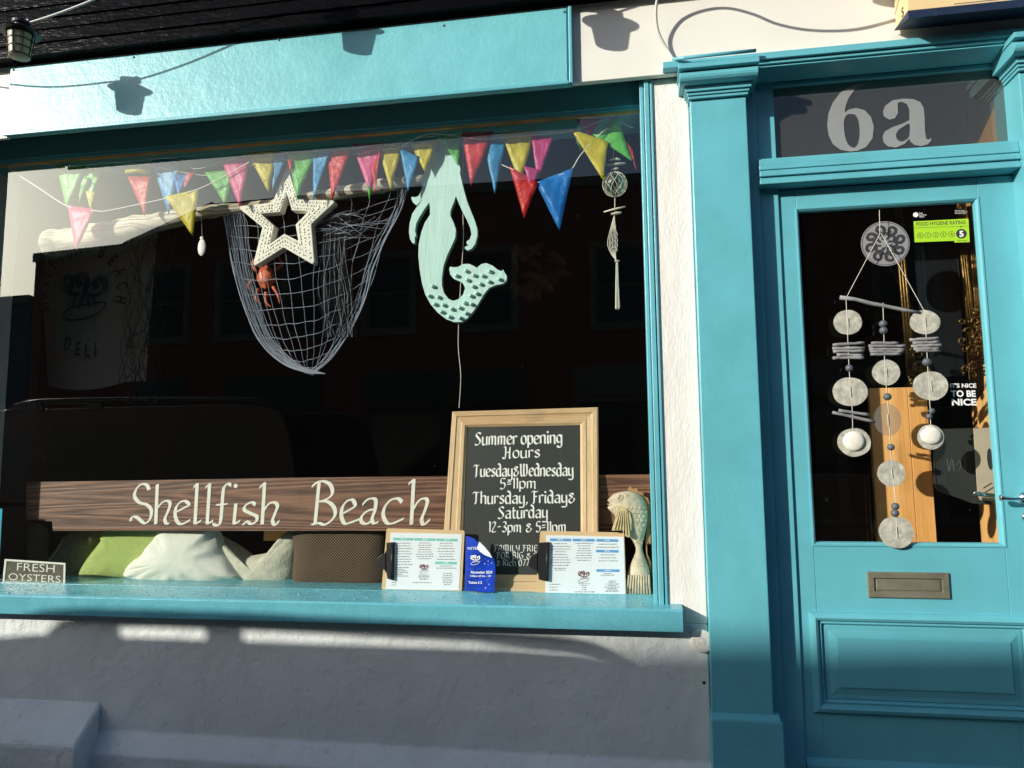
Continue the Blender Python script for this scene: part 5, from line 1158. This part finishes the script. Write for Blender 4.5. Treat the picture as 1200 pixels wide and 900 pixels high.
# food hygiene sticker
hy = thing('hygiene_sticker', 'lime green food hygiene rating sticker marked 5 at the top right of the door glass', 'sticker', tuple(P(1105, 270, .0675)))
mb = MB(); mb.plate([px_poly(PG, [(1070.5,259.5),(1134.8,256.2),(1136.3,283.8),(1118.5,284.3),(1118.2,282.2),(1071.8,284)])], lambda x, y, d: PG.at(x, y, .0006-d), .0002); lm = mb.build('lime_panel', M['lime'], hy)
t_ = MB(); print_text(t_, PG, 'FOOD HYGIENE RATING', 1074, 1131.5, 260.6, 264.8, .0008, .012, 262.6)
bandq(t_, PG, [(1071.5,266.9),(1135.2,264.9),(1135.2,265.2),(1071.5,267.3)], .0008)
for k, (x, y) in enumerate(((1078.4,276),(1087.2,275.6),(1096.4,275.2),(1105.4,274.8),(1115,274.4))):
    u, v = PG.px(x, y); r_ = .0092
    pen(t_, PG, [[(u+r_*math.cos(2*math.pi*j/16), v+r_*math.sin(2*math.pi*j/16)) for j in range(17)]], .0014, .0008, 30, .9, False)
    text_at(t_, PG, str(k), (u, v), .0095, 0, .0008, .01)
u, v = PG.px(1126.5, 274); t_.add([PG.at(u+.0165*math.cos(2*math.pi*j/24), v+.0165*math.sin(2*math.pi*j/24), .0009) for j in range(24)], [tuple(range(24))])
u2, v2 = PG.px(1126, 265.6); t_.add([PG.at(u2-.004, v2+.001, .0009), PG.at(u2, v2-.004, .0009), PG.at(u2+.004, v2+.001, .0009)], [(0, 1, 2)])
print_text(t_, PG, 'VERY GOOD', 1121.5, 1133, 281.3, 282.8, .0008, .01)
t_.build('black_print', M['inkdark'], lm, fix=False)
t_ = MB(); text_at(t_, PG, '5', (u, v), .020, 0, .0012, .04); u, v = PG.px(1073, 251.8); t_.add([PG.at(u+.0085*math.cos(2*math.pi*j/16), v+.0085*math.sin(2*math.pi*j/16), .0009) for j in range(16)], [tuple(range(16))])
for i, (q, x1) in enumerate((('Food', 1081), ('Standards', 1085.5), ('Agency', 1083))): print_text(t_, PG, q, 1077, x1, 249+i*2.0, 250.6+i*2.0, .0009, .01)
for i in range(3): text_block(t_, PG, 1119, 1134, 246+i*1.7, 247.6+i*1.7, 1, .0009, (.7, 1), False, .3)
t_.build('white_print', M['white_paint'], hy, fix=False)
# its nice to be nice
nc = MB()
print_text(nc, PG, "IT'S NICE", 1113.5, 1144, 449.2, 454.2, .0010, .03); print_text(nc, PG, 'TO BE', 1114.5, 1143.5, 457.4, 464.8, .0010, .035); print_text(nc, PG, 'NICE', 1115.5, 1144.5, 467.3, 474.8, .0010, .035)
tag(nc.build('slogan_sticker', M['white_paint'], fix=False), "white cut lettering IT'S NICE TO BE NICE on the door glass", 'sticker')
# ---- inside the doorway: gilded mirror, varnished panel, dark drawers, boards
YI = .30
mi = thing('gilt_mirror', 'ornate gilded mirror frame standing on the varnished panel inside the door', 'mirror', tuple(P(1080, 460, YI)))
pr = flat(YI)
for (x0, y0, x1, y1, w_) in ((1051,238,1068,440,6),(1124,245,1142,420,5),(1137,242,1150,420,4)):
    for k in range(3):
        o_ = (k-1)*w_*.55; MB().tube([P(x0+o_, y0, YI), P((x0+x1)/2+o_, (y0+y1)/2, YI), P(x1+o_, y1, YI)], [.006, .006, .006], 6).build('frame_moulding', M['gold'], mi, smooth=True)
def ornament(cx, cy, w_, h_, n, seed):
    rnd = random.Random(seed); mb = MB()
    for k in range(n):
        x_, y_ = cx+rnd.uniform(-w_, w_), cy+rnd.uniform(-h_, h_); a = rnd.uniform(0, 6.28); r_ = rnd.uniform(3, 7); pts = []
        for i in range(10):
            q = i/9; rr = r_*(1-.75*q); pts.append(P(x_+rr*math.cos(a+q*6), y_+rr*math.sin(a+q*6), YI-.012-.012*q))
        mb.tube(pts, [.0045-.003*i/9 for i in range(10)], 5)
    for k in range(n//2): q = P(cx+rnd.uniform(-w_, w_), cy+rnd.uniform(-h_, h_), YI-.02); r_ = rnd.uniform(.005, .009); mb.ell(q, (r_, r_, r_), 8, 6)
    mb.build('carved_ornament', M['gold'], mi, smooth=True)
ornament(1079, 432, 12, 24, 22, 1); ornament(1141, 408, 14, 32, 26, 2); ornament(1146, 375, 6, 14, 8, 3)
mb = MB(); mb.plate([px_poly(pr, [(1068,245),(1122,243),(1132,440),(1086,442)])], lambda x, y, d: pr.at(x, y, -.012-d), .004); mb.build('mirror_glass', M['pane'], mi)
vp = MB(); q1, q2 = P(1018, 455, YI+.02), P(1100, 660, YI+.02)
# boards of the varnished screen
vpo = thing('varnished_screen', 'orange varnished pine screen in the sun behind the door glass', 'screen', (q1.x, YI, .25))
xw = (q2.x-q1.x)/3
for k in range(3): MB().box(q1.x+k*xw+.0008, q1.x+(k+1)*xw-.0008, YI+.02, YI+.045, .30, q1.z).build('plank', M['orange_wood'], vpo, bevel=.0015)
dr = thing('chest_of_drawers', 'black chest of drawers in the shade at the left of the doorway', 'drawers', (P(985, 650, .60).x, .6, .25))
a_, b_ = P(930, 556, .55), P(1028, 700, .55)
MB().box(a_.x-.2, b_.x, .56, .95, .25, a_.z).build('chest', M['blackplastic'], dr, bevel=.004)
for k in range(3):
    z1 = a_.z-.02-k*.19; f = MB().box(a_.x-.18, b_.x-.02, .548, .5595, z1-.17, z1).build('drawer', M['blackplastic'], dr, bevel=.003)
    kq = MB().ell((b_.x-.17, .54, z1-.08), (.010, .012, .010), 10, 8).build('knob', M['bronze'], f, smooth=True)
PK = flat(.20)
kb = thing('hanging_board', 'black board with scrawled lettering inside the door near the handle', 'sign', tuple(P(1120, 500, .2)))
mb = MB(); mb.plate([px_poly(PK, [(1095,503),(1160,501),(1162,592),(1140,590),(1102,576),(1097,572),(1094.5,566)])], lambda x, y, d: PK.at(x, y, -d), .006); mb.build('black_board', M['chalkpaint'], kb, bevel=.001)
sc_ = MB(); pen(sc_, PK, [[PK.px(x, y) for x, y in l] for l in ([(1110,538),(1112,552),(1115,538),(1118,552)],[(1121,545),(1124,540),(1126,546),(1123,552)],[(1130,534),(1131,553)])], .0022, .001, 30, .5); sc_.build('chalk_scrawl', M['ink'], kb, fix=False)
PK2 = flat(.175)
wp = thing('painted_plaque', 'whitewashed plaque with grey oval and slanted strokes by the inner handle', 'sign', tuple(P(1155, 500, .175)))
mb = MB(); mb.plate([px_poly(PK2, [(1141,502),(1162,501),(1166,588),(1149,586),(1146,580)])], lambda x, y, d: PK2.at(x, y, -d), .005); mb.build('plaque', M['banner'], wp, bevel=.001)
sc_ = MB(); pen(sc_, PK2, [[PK2.px(x, y) for x, y in l] for l in ([(1152,572),(1162,566)],[(1154,577),(1164,571)])], .006, .001, 30, .5)
u, v = PK2.px(1160, 538); sc_.add([PK2.at(u+.009*math.cos(2*math.pi*j/20), v+.036*math.sin(2*math.pi*j/20), .0012) for j in range(20)], [tuple(range(20))]); sc_.build('plaque_print', M['inkdark'], wp, fix=False)
